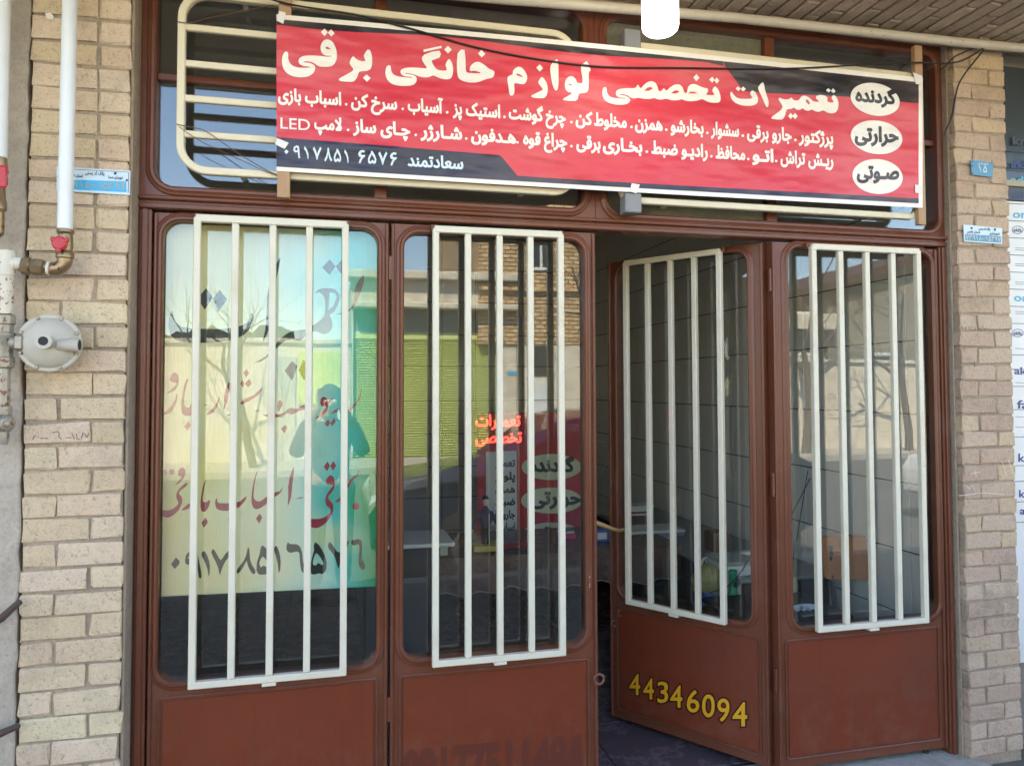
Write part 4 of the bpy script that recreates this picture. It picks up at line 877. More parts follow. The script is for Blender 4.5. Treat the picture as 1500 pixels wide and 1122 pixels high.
# red jumbled wires on the table
bm = NB()
for i in range(7):
    q = [Vector((1.02+random.uniform(-.12, .16), 1.55+random.uniform(-.07, .1), TZ+.012+random.uniform(0, .02))) for _ in range(5)]; Q = []
    for a, b in zip(q, q[1:]):
        for s in range(5): Q.append(a.lerp(b, s/5)+Vector((0, 0, .008*sin(s*1.2))))
    tube(bm, Q, .003, 5)
cat(link('wire_tangle', bm, cpaint('red_wire', srgb(170, 40, 40), .5), None, True), 'tangle of red wires lying in the middle of the work table', 'wires', kind='stuff')
def gadget(name, label, c_, pxc, pyb, Y, w, d, h, mat, bits=()):
    P = at(pxc, pyb, Y); z0 = P.z; t = thing(name, label, c_, (P.x, Y+d/2, z0))
    add('body', box(NB(), P.x-w/2, P.x+w/2, Y, Y+d, z0, z0+h, min(.008, h*.15), 2), mat, t)
    for nm, (a, b, c, e, f, g), mt in bits: add(nm, box(NB(), P.x+a*w, P.x+b*w, Y+c*d-.004, Y+e*d, z0+f*h, z0+g*h, .002), mt, t)
    return t, P, z0
WHP = cpaint('white_appliance_plastic', srgb(206, 210, 208), .4); BLP = cpaint('blue_plastic_bag', srgb(56, 96, 170), .35); BKP = cpaint('black_appliance_plastic', srgb(28, 30, 34), .4)
t, P, z0 = gadget('pink_case', 'pink and green plastic case at the right end of the work table', 'case', 832, 790, 1.75, .10, .10, .035, cpaint('pink_plastic', srgb(200, 60, 100), .4), [('lid', (-.45, .45, .1, .9, 1.0, 1.5), cpaint('green_plastic', srgb(30, 110, 80), .4)), ('label_strip', (-.1, .4, 0, .02, 1.05, 1.4), WHP)])
t, P, z0 = gadget('blue_bag', 'blue and white plastic bag lying in the open gap of the doors', 'bag', 878, 795, 1.62, .13, .16, .07, BLP, [('white_patch', (-.1, .35, -.02, .3, .3, .85), WHP)])
# right hand side: bench along the tiled wall with appliances
bt = thing('side_bench', 'grey topped bench along the tiled wall seen through the third leaf', 'bench', (2.2, 1.2, FZ))
add('benchtop', box(NB(), 1.93, 2.47, .66, 2.9, .58, .60, .006), cpaint('bench_grey_top', srgb(124, 128, 124), .4), bt)
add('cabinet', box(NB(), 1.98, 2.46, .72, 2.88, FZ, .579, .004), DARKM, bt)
t, P, z0 = gadget('radio_cassette', 'white and black radio cassette case with silver lid standing behind the third leaf', 'appliance', 958, 812, 1.75, .42, .22, .13, cpaint('blue_grey_plastic', srgb(120, 130, 156), .4), [('lid', (-.5, .5, -.02, 1, 1.0, 1.12), WHP), ('window', (.1, .42, -.03, .02, .45, .8), cpaint('dark_display', srgb(40, 60, 70), .2)), ('speaker_grille', (-.45, -.25, -.03, .02, .2, .8), cpaint('lilac_grille', srgb(150, 150, 180), .5)), ('front_strip', (-.2, .08, -.03, .02, .5, .62), WHP)])  # radio cassette case with display and speaker
for i in range(2):
    bm = NB(); 
lb = thing('paper_heap', 'heap of white papers and a red folder on top of the silver lid', 'papers', tuple(at(935, 750, 1.85)))
P = at(935, 752, 1.85)
for i in range(5):
    a, b = P.x-.09+random.uniform(-.02, .02), P.x+.05+random.uniform(-.02, .03)
    add('sheet', box(NB(), a, b, 1.78, 1.92, P.z+.012*i, P.z+.012*i+.009), cpaint('red_folder', srgb(150, 44, 44), .5) if i == 1 else WHP, lb)
t, P, z0 = gadget('blue_crate', 'blue plastic crate under the radio behind the third leaf', 'crate', 1012, 845, 1.5, .26, .24, .17, cpaint('deep_blue_plastic', srgb(62, 92, 186), .4), [('rim', (-.52, .52, -.02, 1.02, .92, 1.0), BLP), ('handle_slot', (-.15, .15, -.03, .01, .62, .78), BKP)])
t, P, z0 = gadget('cardboard_box', 'small open brown cardboard box beside the white sewing unit', 'box', 1058, 812, 1.25, .10, .12, .12, cpaint('brown_card', srgb(120, 92, 66), .8), [('flap', (-.6, .6, -.05, .1, .95, 1.0), cpaint('card_flap', srgb(150, 118, 86), .8))])
wb = thing('white_toolbox', 'white boxy appliance with a cable beside the green torch', 'appliance', tuple(at(1085, 884, .74)))
P = at(1090, 884, .74); add('case', box(NB(), P.x-.085, P.x+.16, .74, .96, P.z, P.z+.185, .01, 2), WHP, wb); add('lid', box(NB(), P.x-.09, P.x+.165, .735, .965, P.z+.187, P.z+.205, .006, 2), cpaint('grey_lid', srgb(160, 160, 150), .5), wb)
add('handle', tube(NB(), [(P.x-.01, .74, P.z+.03), (P.x-.01, .725, P.z+.035), (P.x+.07, .725, P.z+.035), (P.x+.07, .74, P.z+.03)], .004, 6), SDT, wb)
for i_, pts in enumerate(([(1040, 868, .70), (1066, 858, .70), (1085, 838, .70), (1100, 815, .70), (1120, 800, .70)], [(1070, 880, .70), (1086, 850, .71), (1110, 838, .72), (1130, 826, .72)])):
    wire(['black cable lying across the white appliance behind the third leaf', 'second black cable lower across the white appliance'][i_], pts, .003, .7)
P = at(1096, 812, .9); bm = NB(); lathe(bm, [(.03, 0), (.036, .004), (.036, .02), (.03, .03)], (0, 0, 1), (P.x, .9, P.z-.012), 18); o = link('white_cap', bm, WHP, None, True); cat(o, 'round white cap lying on top of the white appliance', 'tin')  # loose round white cap on the appliance
# green torch
P = at(1074, 886, .72); GR = cpaint('green_torch_plastic', srgb(16, 150, 104), .35); tt = thing('green_torch', 'bright green hand torch standing on its head in front of the white appliance', 'torch', (P.x, .72, P.z))
bm = NB(); lathe(bm, [(.034, 0), (.036, .004), (.036, .03), (.030, .05), (.020, .066), (.019, .15), (.022, .156), (.022, .166), (.016, .17)], (0, 0, 1), (P.x, .72, P.z), 20); add('body', bm, GR, tt, True)
add('switch', box(NB(), P.x-.006, P.x+.006, .696, .702, P.z+.09, P.z+.115, .001), BKP, tt)
# yellow bag, blue tangle
m = MT('dull_yellow_bag'); n_ = m.noise(m.pos(), 14, 5, .6); m.col(m.mix(n_, srgb(128, 116, 70), srgb(186, 172, 110))); m.set(Roughness=.4); m.bump(n_, .9, .02)
P = at(1046, 862, .80); bm = NB(); bmesh.ops.create_icosphere(bm, subdivisions=3, radius=1)
for v in bm.verts: v.co = Vector((P.x+v.co.x*.085*(1+.1*sin(v.co.z*9)), .86+v.co.y*.07, P.z+.02+v.co.z*.085*(1+.12*sin(v.co.x*11+v.co.y*5))))
cat(link('yellow_bag', bm, m.m, None, True), 'crumpled dull yellow bag left of the green torch', 'bag')
bm = NB(); P = at(1040, 884, .72)
for i in range(9):
    a0 = random.uniform(0, 6.3); r_ = random.uniform(.02, .045); ax = random.uniform(-.6, .6)
    tube(bm, [(P.x+r_*cos(a0+t/9*6.3), .72+r_*.6*sin(a0+t/9*6.3), P.z+.02+r_*.8*sin(a0*2+t/9*6.3+ax)) for t in range(10)], .0035, 5, False)
cat(link('blue_cord_tangle', bm, BLP, None, True), 'coiled blue cord tangle on the bench under the yellow bag', 'cord', kind='stuff')
P = at(1030, 822, .9); bm = NB()
for i in range(4): tube(bm, [(P.x+.03*cos(i*1.5), .9+.02*i, P.z-.02), (P.x+.01*i, .9, P.z+.02), (P.x+.035*cos(i*1.5+2), .9, P.z-.03)], .003, 5)
cat(link('cord_knot', bm, WHP, None, True), 'loose knot of white cord on top of the yellow bag', 'cord')
# pale green lamp pot and white reel near the fourth leaf
P = at(1157, 880, .62); t = thing('glass_pot', 'pale green round pot with a dark base behind the fourth leaf', 'pot', (P.x, .66, P.z))
bm = NB(); lathe(bm, [(.03, .04), (.058, .05), (.062, .09), (.055, .12), (.03, .145), (.01, .15)], (0, 0, 1), (P.x, .66, P.z-.02), 22); add('dome', bm, cpaint('pale_green_glass', srgb(170, 180, 140), .2), t, True)
bm = NB(); lathe(bm, [(.05, -.03), (.06, 0), (.06, .035), (.062, .04), (.05, .042)], (0, 0, 1), (P.x, .66, P.z-.02), 22); add('base', bm, BKP, t, True)
st = thing('low_stool', 'low dark stool under the slotted white guard by the fourth leaf', 'stool', (1.95, .40, FZ)); add('seat', box(NB(), 1.72, 2.22, .22, .64, .515, .54, .006), DARKM, st)
for x_ in (1.78, 2.16):
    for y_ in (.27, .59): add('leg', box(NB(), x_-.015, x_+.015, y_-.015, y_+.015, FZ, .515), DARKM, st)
SLW = cpaint('pale_blue_white_plastic', srgb(180, 192, 202), .35); P = at(1186, 906, .30); t = thing('fan_guard', 'slotted white plastic fan guard lying low behind the fourth leaf glass', 'fan guard', (P.x, .33, P.z))
bm = NB(); n = 16; ringo = []
for i in range(n+1):
    a = pi*i/n; ringo.append([bm.verts.new((P.x+.012-cos(a)*r_*1.5, .36+dy, P.z-.02+sin(a)*r_*h_)) for r_, h_, dy in ((.085, .8, 0), (.06, .75, -.03), (.06, .75, 0))])
for a, b in zip(ringo, ringo[1:]):
    for q in range(3): bm.faces.new((a[q], a[(q+1) % 3], b[(q+1) % 3], b[q]))
add('rim', bm, SLW, t, True)
for i in range(5): add('slat', box(NB(), P.x-.075+i*.03, P.x-.062+i*.03, .325, .345, P.z-.015, P.z+.045-abs(i-2)*.008, .002), SLW, t)
# chair by the wall
ch = thing('wooden_chair', 'school chair with plywood back and dark metal frame against the tiled wall', 'chair', (2.15, .55, FZ))
q = [at(1205, 778, .52), at(1303, 786, .42), at(1302, 858, .40), at(1206, 842, .50)]
cx_ = sum((p.x for p in q))/4; ca = atan2(q[1].y-q[0].y, q[1].x-q[0].x); wch = (Vector((q[1].x, q[1].y))-Vector((q[0].x, q[0].y))).length; zc_ = (q[0].z+q[3].z)/2; hc = q[0].z-q[3].z
piv = thing_mid = Vector(((q[0].x+q[1].x)/2, (q[0].y+q[1].y)/2, (q[0].z+q[2].z)/2))
bm = NB(); O_ = rrect(-wch/2, wch/2, -hc/2, hc/2, .022, 4); plate(bm, O_, [], -.006, .006)
for v in bm.verts: v.co.y += .10*(v.co.x)**2*4
b_ = link('backrest', bm, CHAIRW, ch); b_.matrix_parent_inverse = pmw(ch).inverted(); b_.location = piv; b_.rotation_euler = (radians(-8), 0, ca)
for s in (-1, 1):
    base = piv+Vector((cos(ca)*s*wch*.36, sin(ca)*s*wch*.36, 0)); nrm = Vector((sin(ca), -cos(ca), 0))
    add('upright', tube(NB(), [base+Vector((0, .016, .05)), base+Vector((0, .012, -.05)), base+nrm*.05+Vector((0, 0, -.30)), base+nrm*.09+Vector((0, 0, FZ-piv.z))], .0125, 8), DARKM, ch, True)
    add('leg', tube(NB(), [base+nrm*.07+Vector((0, 0, -.34)), base+nrm*.42+Vector((0, 0, -.33)), base+nrm*.45+Vector((0, 0, FZ-piv.z))], .011, 8), DARKM, ch, True)
bm = NB(); O_ = rrect(-wch/2, wch/2, -.19, .19, .03, 4); plate(bm, O_, [], -.006, .006); s_ = link('seat', bm, CHAIRW, ch); s_.matrix_parent_inverse = pmw(ch).inverted()
s_.location = piv+Vector((sin(ca), -cos(ca), 0))*.24+Vector((0, 0, -.325)); s_.rotation_euler = (radians(90), 0, ca)
for pts, lb_ in (([(1183, 690, .75), (1172, 760, .8), (1158, 840, .85)], 'thin black cable slanting down the tiled wall behind the fourth leaf'), ([(1187, 700, .8), (1160, 752, .8), (1140, 780, .9)], 'thin black cable crossing the slanting one on the tiled wall'), ([(878, 700, 3.9), (886, 680, 3.9), (890, 655, 3.9), (885, 648, 3.95), (868, 648, 4)], 'pale cable looping on the tiled wall in the open gap')):
    wire(lb_, pts, .0022 if 'thin' in lb_ else .004, .8, mat=BLACKW if 'black' in lb_ else TAPEW)

# ================================================================== GAS PIPES on the left pillar
GY = -.215
def pipe(name, pts, r, mat, par, seg=16): return add(name, tube(NB(), pts, r, seg), mat, par, True)
def A2(x, y, Y=GY): return at(x, y, Y)
gp = thing('gas_pipe', 'white gas down pipe with red valve and brass elbow on the left brick pillar', 'pipe', tuple(A2(97, 340)))
t0, t1 = A2(104, -40), A2(95, 336); pr = .0205
pipe('pipe', [Vector((t1.x+.003, GY, SZ)), Vector((t1.x, GY, t1.z))], pr, WHITEP, gp, 20)
v0, v1 = A2(96, 340), A2(97, 378)
bm = NB(); lathe(bm, [(.023, 0), (.024, .008), (.019, .014), (.021, .03), (.021, .05), (.019, .062), (.024, .07), (.024, .082), (.019, .088)], (0, 0, -1), (v0.x, GY, v0.z+.006), 18); add('valve_body', bm, BRASS, gp, True)
h = A2(88, 357, GY-.03); bm = NB(); lathe(bm, [(.012, 0), (.013, .006), (.020, .010), (.021, .018), (.016, .024), (.006, .026)], (0, -1, 0), (h.x, GY-.018, h.z), 14)
for k in range(3): a = pi/2*k*1.3+.5; box(bm, h.x+.02*cos(a)-.007, h.x+.02*cos(a)+.007, GY-.040, GY-.030, h.z+.02*sin(a)-.007, h.z+.02*sin(a)+.007, .003)
add('valve_handle', bm, REDH, gp, True)
el0 = A2(97, 378); e1 = A2(83, 394); TEE = A2(8, 386)
C_ = Vector((e1.x, GY, e1.z)); pts = [Vector((v0.x, GY, el0.z+.012))]+[Vector((v0.x-.028+.028*cos(a), GY, e1.z+.028-.028*sin(a))) for a in [pi/2*i/6 for i in range(7)]]+[Vector((e1.x-.012, GY, e1.z))]
add('elbow', tube(NB(), pts, [.021]*2+[.020]*5+[.019]*2, 16), BRASS, gp, True)
bm = NB(); L = e1.x-.01; prof = [(.016, 0), (.019, .002), (.019, .008), (.016, .012), (.016, .022), (.022, .024), (.024, .03), (.024, .05), (.021, .056), (.026, .060), (.026, .078), (.018, .082), (.016, .094), (.016, .12), (.022, .124), (.022, .135)]
lathe(bm, prof, (-1, 0, (TEE.z-e1.z)/(e1.x-TEE.x)), (L, GY, e1.z), 8); add('union', bm, BRASS, gp, True)
for k in (.006, .095, .11): 
    bm = NB(); lathe(bm, [(.018, 0), (.0205, .002), (.0205, .007), (.018, .009)], (-1, 0, (TEE.z-e1.z)/(e1.x-TEE.x)), (L-k, GY, e1.z+(TEE.z-e1.z)*k/(e1.x-TEE.x)), 14); add('thread_tape', bm, TAPEW, gp, True)
gm = thing('gas_riser', 'rusty white gas riser with brass fittings at the left edge of the picture', 'pipe', tuple(A2(5, 460)))
tx = A2(10, 386).x
bm = NB(); tube(bm, [(tx, GY, TEE.z+.036), (tx, GY, TEE.z-.035)], .023, 16); tube(bm, [(tx, GY, TEE.z), (tx+.046, GY, TEE.z)], .020, 16); add('tee', bm, OLDWHITE, gm, True)
pipe('pipe', [(tx, GY, TEE.z-.034), (tx, GY, A2(8, 460).z)], .019, paint('rusty_white_pipe_low', srgb(206, 198, 178), .5, .2, .4, scale=24, chips=(srgb(128, 70, 34), .57)), gm)
n0 = A2(8, 461).z
bm = NB(); lathe(bm, [(.022, 0), (.027, .004), (.027, .026), (.022, .030), (.022, .05), (.028, .054), (.028, .062), (.022, .07), (.022, .12), (.026, .124), (.026, .15), (.017, .155), (.017, .26), (.023, .262), (.023, .285), (.016, .29), (.016, .31)], (0, 0, -1), (tx, GY, n0), 8); add('fitting', bm, STEELG, gm, True)
z2 = n0-.31
bm = NB(); bmesh.ops.create_icosphere(bm, subdivisions=3, radius=.030, matrix=Matrix.Translation((tx, GY, z2))); lathe(bm, [(.02, 0), (.022, .02), (.018, .04)], (0, 0, -1), (tx-.005, GY, z2-.02), 10); add('ball_valve', bm, STEELG, gm, True)
for k in range(3):
    a = k*2.1; add('bolt', lathe(NB(), [(.008, 0), (.009, .008), (.006, .012)], (.3, -1, 0), (tx+.018*cos(a), GY-.026, z2+.02*sin(a)), 6), STEELG, gm)
# upper left riser
bm = NB(); ux = A2(-4, 200).x; u1 = A2(8, 232).z
ur = thing('gas_pipe', 'wide white pipe with red valve handle at the top left edge of the picture', 'pipe', (ux, GY, u1))
pipe('pipe', [(ux, GY, SZ), (ux, GY, u1)], .026, WHITEP, ur, 20)
add('valve_body', lathe(NB(), [(.022, 0), (.024, .03), (.022, .05), (.025, .055), (.025, .075), (.019, .08), (.021, .12), (.024, .125), (.024, .15), (.019, .155), (.019, .22), (.010, .23)], (0, 0, -1), (ux+.004, GY, u1), 12), BRASS, ur, True)
bm = NB(); P = A2(3, 250, GY-.03); lathe(bm, [(.014, 0), (.016, .01), (.010, .014)], (0, -1, 0), (P.x, GY-.02, P.z), 12); box(bm, P.x-.012, P.x+.014, GY-.035, GY-.028, P.z-.05, P.z+.012, .004); add('valve_handle', bm, REDH, ur, True)
# regulator
RC = A2(74, 503, -.205); rg = thing('gas_regulator', 'round grey gas pressure regulator with bolted rim on the left brick pillar', 'regulator', (RC.x, LPY, RC.z))
Rr = .084
def disc(prof, seg=40): bm = NB(); lathe(bm, prof, (.10, -1, .02), (RC.x, -.205, RC.z), seg); return bm
add('rear_dome', disc([(.03, -.06), (.05, -.045), (.072, -.02), (.074, 0)]), REGU, rg, True)
add('flange', disc([(Rr-.003, 0), (Rr, .003), (Rr, .012), (Rr-.003, .015), (.074, .0155)]), REGU, rg, True)
add('dome', disc([(.073, .0155), (.069, .022), (.056, .036), (.036, .046), (.020, .050), (.019, .078), (.022, .081), (.022, .088), (.0125, .0885), (.0115, .06)], 40), REGU, rg, True)
add('vent_hole', disc([(.0112, .075), (.0112, .0889)], 16), DARKM, rg)
ax_ = Vector((.10, -1, .02)).normalized(); U = Vector((1, .1, 0)).normalized(); V_ = ax_.cross(U)
for k in range(8):
    a = 2*pi*(k+.5)/8; q = Vector((RC.x, -.205, RC.z))+(U*cos(a)+V_*sin(a))*(Rr-.008)
    add('bolt', lathe(NB(), [(.0055, .0155), (.006, .019), (.004, .022)], (.10, -1, .02), tuple(q), 6), STEELG, rg)
bm = NB(); q0 = Vector((RC.x+.03, -.242, RC.z-.006)); tube(bm, [q0, q0+Vector((.045, .006, 0)), q0+Vector((.052, .007, 0)), q0+Vector((.055, .007, 0))], [.017, .020, .022, .021], 16); add('outlet', bm, REGU, rg, True)
add('outlet_hole', tube(NB(), [q0+Vector((.05, .007, 0)), q0+Vector((.0556, .007, 0))], .015, 14), DARKM, rg)
for a in (.9, -.9, 2.3): 
    s0 = Vector((RC.x, -.205, RC.z))+ax_*.049; e0 = Vector((RC.x, -.205, RC.z))+ax_*.030+(U*cos(a+1.57)+V_*sin(a+1.57))*.058
    add('rib', tube(NB(), [s0+(e0-s0)*.2, e0], [.004, .0015], 6), REGU, rg)
bm = NB(); tube(bm, [(tx+.015, GY, RC.z), (RC.x-.082, -.215, RC.z)], .020, 12); lathe(bm, [(.026, 0), (.033, .004), (.033, .02), (.028, .024)], (1, 0, 0), (tx+.03, GY, RC.z), 6); add('inlet', bm, STEELG, rg, True)
# strap brackets cut by the left edge
for (x0_, y0_, x1_, y1_), lb_ in (((-30, 925, 30, 880), 'bent rusty iron strap sticking out above the second strap at the lower left'), ((-30, 1080, 28, 1062), 'short rusty iron strap at the bottom left corner')):
    a, m_, b = A2(x0_, y0_, -.2), A2((x0_+x1_)/2+2, (y0_+y1_)/2+3, -.2), A2(x1_, y1_, -.16)
    bm = NB(); tube(bm, [a, m_, b], [.010, .011, .009], 4); cat(link('iron_strap', bm, paint('rusty_iron', srgb(84, 66, 60), .7, .3, .5)), lb_, 'bracket')

# ================================================================== PLATES on the pillars
def plate_q(name, label, pts, Y, th, mat, c_='number plate'):
    P = [at(x, y, Y) for x, y in pts]; t = thing(name, label, c_, tuple((P[0]+P[2])/2))
    bm = NB(); a = [bm.verts.new(q) for q in P]; b = [bm.verts.new(q+Vector((0, th, 0))) for q in P]; bm.faces.new(a); bm.faces.new(b[::-1])
    for i in range(len(P)): bm.faces.new((a[i], a[(i+1) % len(P)], b[(i+1) % len(P)], b[i]))
    bmesh.ops.recalc_face_normals(bm, faces=bm.faces[:]); link('plate', bm, mat, t, world=True); return t
PLW = cpaint('plate_white', srgb(196, 216, 228), .3); PLB = cpaint('plate_blue', srgb(44, 168, 218), .3); PLB2 = cpaint('plate_dull_blue', srgb(84, 144, 176), .4); PINK = cpaint('plate_worn_digit', srgb(176, 160, 130), .5); PBK = cpaint('plate_small_print', srgb(60, 70, 84), .5)
Y = LPY-.010; t = plate_q('postal_plate', 'white and bright blue postal code plate partly behind the white gas pipe', [(83, 244.5), (191, 250.5), (190, 286), (83, 279.5)], Y, .003, PLW)
def pl(Y): return lambda x, y, l: at(x, y, Y)+Vector((0, -l, 0))
T = Print(pl(Y), .0008); T.poly([(88, 263), (185, 266), (185.5, 282), (88, 277)]); T.done('blue_field', PLB, t)
T = Print(pl(Y), .0014); pdig(T, '۷۳۹۱۸-۱۵۳۹۶', 90, 185, 275.5, 10.5, .035); T.done('digits', PINK, t)
T = Print(pl(Y), .0014); T.text('پلاک کد پستی', 125, 153, 255.5, 7, .03, .05); T.text('شهرداری صدرا', 159, 180, 261.5, 6, .03, .05); T.poly(ell(169, 254.5, 2.2, 2.2, 10)); T.text('استان فارس', 100, 121, 259, 6, .03, .05)
for q in ((86, 259), (186, 264.5)): T.poly(ell(q[0], q[1], 1.8, 1.8, 10))
for q in ([(86, 247), (189, 252.4), (189, 253), (86, 247.6)], [(188.3, 253), (189, 253), (188.3, 283), (187.6, 283)]): T.poly(q)
T.done('small_print', PBK, t)
Y = RPY-.012; t = plate_q('house_number_plate', 'dull blue plate with the white number 15 on the right brick pillar', [(1422.5, 234), (1455, 239), (1454, 260), (1423.5, 256)], Y, .003, PLB2)
T = Print(pl(Y), .0008); pdig(T, '۱۵', 1432, 1446.5, 253, 10.5, .06); T.text('شهرداری', 1432, 1447, 240.6, 5, .02, .1); T.done('digits', PLW, t)
T = Print(pl(Y), .0012)
for q in ((1424.5, 237.5), (1424.5, 243.5), (1424.5, 254), (1452, 239)): T.poly(ell(q[0], q[1], 1.1, 1.1, 8))
T.done('screw', PBK, t)
t = plate_q('postal_plate', 'small white and faded blue postal plate below the number 15 on the right pillar', [(1411.5, 329), (1468, 334.5), (1468, 358), (1412.5, 354)], Y, .003, PLW)
T = Print(pl(Y), .0008); T.poly([(1413.5, 343), (1466.5, 346.5), (1466, 356), (1414, 352.5)]); T.done('blue_field', PLB2, t)
T = Print(pl(Y), .0014); pdig(T, '۷۳۹۱۸-۱۵۳۹۷', 1414.5, 1466, 352, 7.8, .06); T.done('digits', cpaint('plate_pale_digit', srgb(190, 196, 180), .5), t)
T = Print(pl(Y), .0014); T.text('پلاک کد پستی', 1433, 1450, 336.6, 5, .03, .06); T.text('شهرداری', 1449, 1464, 343.5, 5, .03, .06); T.text('استان فارس', 1416, 1435, 341, 5, .03, .06); T.poly(ell(1457, 336.6, 1.6, 2, 8)); T.poly(ell(1423, 334.5, 1.6, 1.8, 8)); T.done('small_print', PBK, t)

# ================================================================== NEIGHBOUR'S ADVERT BOARD at the right edge
AY = .012; ab = thing('advert_board', 'white advert board printed with blue brand words at the right edge of the picture', 'sign board', (3.1, AY, 1.3))
PX = at(1479, 300, AY).x; PW = cpaint('board_white', srgb(220, 222, 220), .4); AN = cpaint('board_navy', srgb(40, 62, 120), .4); AC = cpaint('board_cyan', srgb(70, 170, 200), .4)
add('board', box(NB(), RPX1+.006, 3.6, AY, AY+.012, .35, 2.33), PW, ab)
bm = NB()
for y in (222, 249, 274, 299, 324, 349, 374, 399, 424, 449, 474, 520, 541, 566, 600, 640, 682, 705, 735, 765):
    z = at(1490, y, AY).z; add('row_line', box(NB(), RPX1+.008, 3.59, AY-.002, AY-.0003, z-.0012, z+.0012), PBK, ab)
def pa(x, y, l): return at(x, y, AY-.001)+Vector((0, -l, 0))
T = Print(pa, .0005)
for s, x, y, em in (('akfa', 1481, 246, 20), ('akfa', 1486, 548, 18), ('fa', 1490, 598, 20), ('k', 1492, 676, 20), ('k', 1493, 728, 18), ('a', 1494, 753, 18)): T.text(s, x, x+em*.42*len(s), y, em*.85, .02, .05, False)
for yy in (287, 337, 488):
    o_ = ell(1490.5, yy, 8.5, 6, 24); T.poly(o_, [ell(1490.5, yy, 7.7, 5.2, 24)[::-1]]); T.text('akfa', 1484.5, 1496.5, yy+2.5, 8, .02, .05, False)
T.done('navy_lettering', AN, ab)
T = Print(pa, .0005)
for s, x, y in (('ade', 1480.5, 269), ('or', 1484, 319), ('or', 1486, 441)): T.text(s, x, x+9.5*len(s), y, 16, .02, .05, False)
T.done('cyan_lettering', AC, ab)
T = Print(pa, .0005)
for y in (232, 363, 366, 386, 389, 413, 416, 456, 459, 510, 560, 610, 625):
    T.poly([(1487, y), (1500, y+.6), (1500, y+1.2), (1487, y+.6)])
T.done('fine_print', PBK, ab)
sg = thing('shop_window_header', 'dark header strip with a pale ledge above the white advert board', 'shopfront', (3.1, AY, 2.5))
add('dark_pane', box(NB(), RPX1+.006, 3.6, AY+.01, AY+.02, 2.42, 2.93), cpaint('dark_slate_glass', srgb(66, 74, 78), .2), sg)
add('ledge', box(NB(), RPX1+.006, 3.6, AY-.01, AY+.02, 2.395, 2.42), cpaint('tan_ledge', srgb(170, 160, 138), .6), sg); add('lower_strip', box(NB(), RPX1+.006, 3.6, AY, AY+.015, 2.335, 2.394), cpaint('slate_strip', srgb(58, 62, 70), .4), sg)
T = Print(lambda x, y, l: at(x, y, AY-.0)+Vector((0, -l, 0)), .0006); T.text('kra', 1484, 1512, 212, 16, .03, .05, False); T.done('header_lettering', PBK, sg)

# ================================================================== THE STREET ACROSS (seen in the glass)
SYp = -14.2
def R(px, py, Y=SYp): return rf(px, py, Y)
wA = thing('shutter_shop', 'pale stone shop with a lime green roller shutter, mirrored in the windows', 'building', (0, SYp-2, 0))
xa, xb = R(514, 600).x, R(757, 600).x; zt_ = R(650, 410).z; sx0_, sx1_ = R(517, 600).x, R(735, 600).x; szt = R(650, 487).z
LIME = cpaint('lime_shutter_paint', srgb(206, 218, 136), .45)
add('wall', box(NB(), xa, sx0_, SYp-6, SYp, -.3, zt_), STONEW, wA); add('wall', box(NB(), sx1_, xb, SYp-6, SYp, -.3, zt_), STONEW, wA)
add('fascia', box(NB(), sx0_, sx1_, SYp-.6, SYp, szt+.55, zt_), STONEW, wA); add('cornice', box(NB(), xa-.1, xb+.1, SYp-.5, SYp+.22, zt_-.02, zt_+.16, .02), STONEW, wA)
add('ledge', box(NB(), xa, xb, SYp, SYp+.30, szt+.50, szt+.62, .02), STONEW, wA); add('shutter_box', box(NB(), sx0_, sx1_, SYp-.5, SYp-.12, szt, szt+.5), cpaint('grey_shutter_box', srgb(120, 124, 116), .5), wA)
add('shutter_back', box(NB(), sx0_, sx1_, SYp-.3, SYp-.215, -.3, szt-.16), DARKM, wA); add('shutter_rail', box(NB(), sx0_, sx1_, SYp-.2, SYp-.10, szt-.16, szt, .01), LIME, wA)
nsl = 48; hs = (szt-.16+.05)/nsl
slm = None
for i in range(nsl):
    bm = NB(); z = -.05+i*hs
    if slm is None:
        prof = [(-.07, 0), (.0, hs*.22), (.02, hs*.5), (.0, hs*.72), (-.07, hs*.74)]
        a = [bm.verts.new((sx0_, y, z_)) for y, z_ in prof]; b = [bm.verts.new((sx1_, y, z_)) for y, z_ in prof]
        for j in range(4): bm.faces.new((a[j], b[j], b[j+1], a[j+1]))
        bm.faces.new((a[0], a[4], b[4], b[0])); slm = mesh_of(bm, 'slat', LIME)
    share('slat', slm, wA, (0, SYp-.14, z))
# low white wall with lime sign to the left
wl = thing('white_garden_wall', 'long white stone wall with a yellow green sign across the street', 'wall', (-6, SYp, 0))
wx0 = R(120, 600).x; wz = R(360, 503).z
m = MT('white_stone_courses'); p_ = m.pos(); bt_ = m.n('ShaderNodeTexBrick'); mp = m.n('ShaderNodeMapping'); mp.inputs['Rotation'].default_value = (pi/2, 0, 0); m.l(p_, mp.inputs[0]); m.l(mp.outputs[0], bt_.inputs['Vector'])
bt_.inputs['Scale'].default_value = 1; bt_.inputs['Brick Width'].default_value = .9; bt_.inputs['Row Height'].default_value = .42; bt_.inputs['Mortar Size'].default_value = .008
bt_.inputs['Color1'].default_value = srgb(224, 212, 190); bt_.inputs['Color2'].default_value = srgb(208, 198, 176); bt_.inputs['Mortar'].default_value = srgb(150, 140, 124)
m.col(m.mix(.35, bt_.outputs[0], m.mix(m.noise(p_, 2, 6, .6), srgb(190, 178, 158), srgb(228, 220, 200)))); m.set(Roughness=.8); STONEC = m.m
add('wall', box(NB(), wx0-20, xa-.01, SYp-.3, SYp+.02, -.3, wz), STONEC, wl); add('coping', box(NB(), wx0-20, xa-.02, SYp-.36, SYp+.08, wz, wz+.10, .01), STONEW, wl)
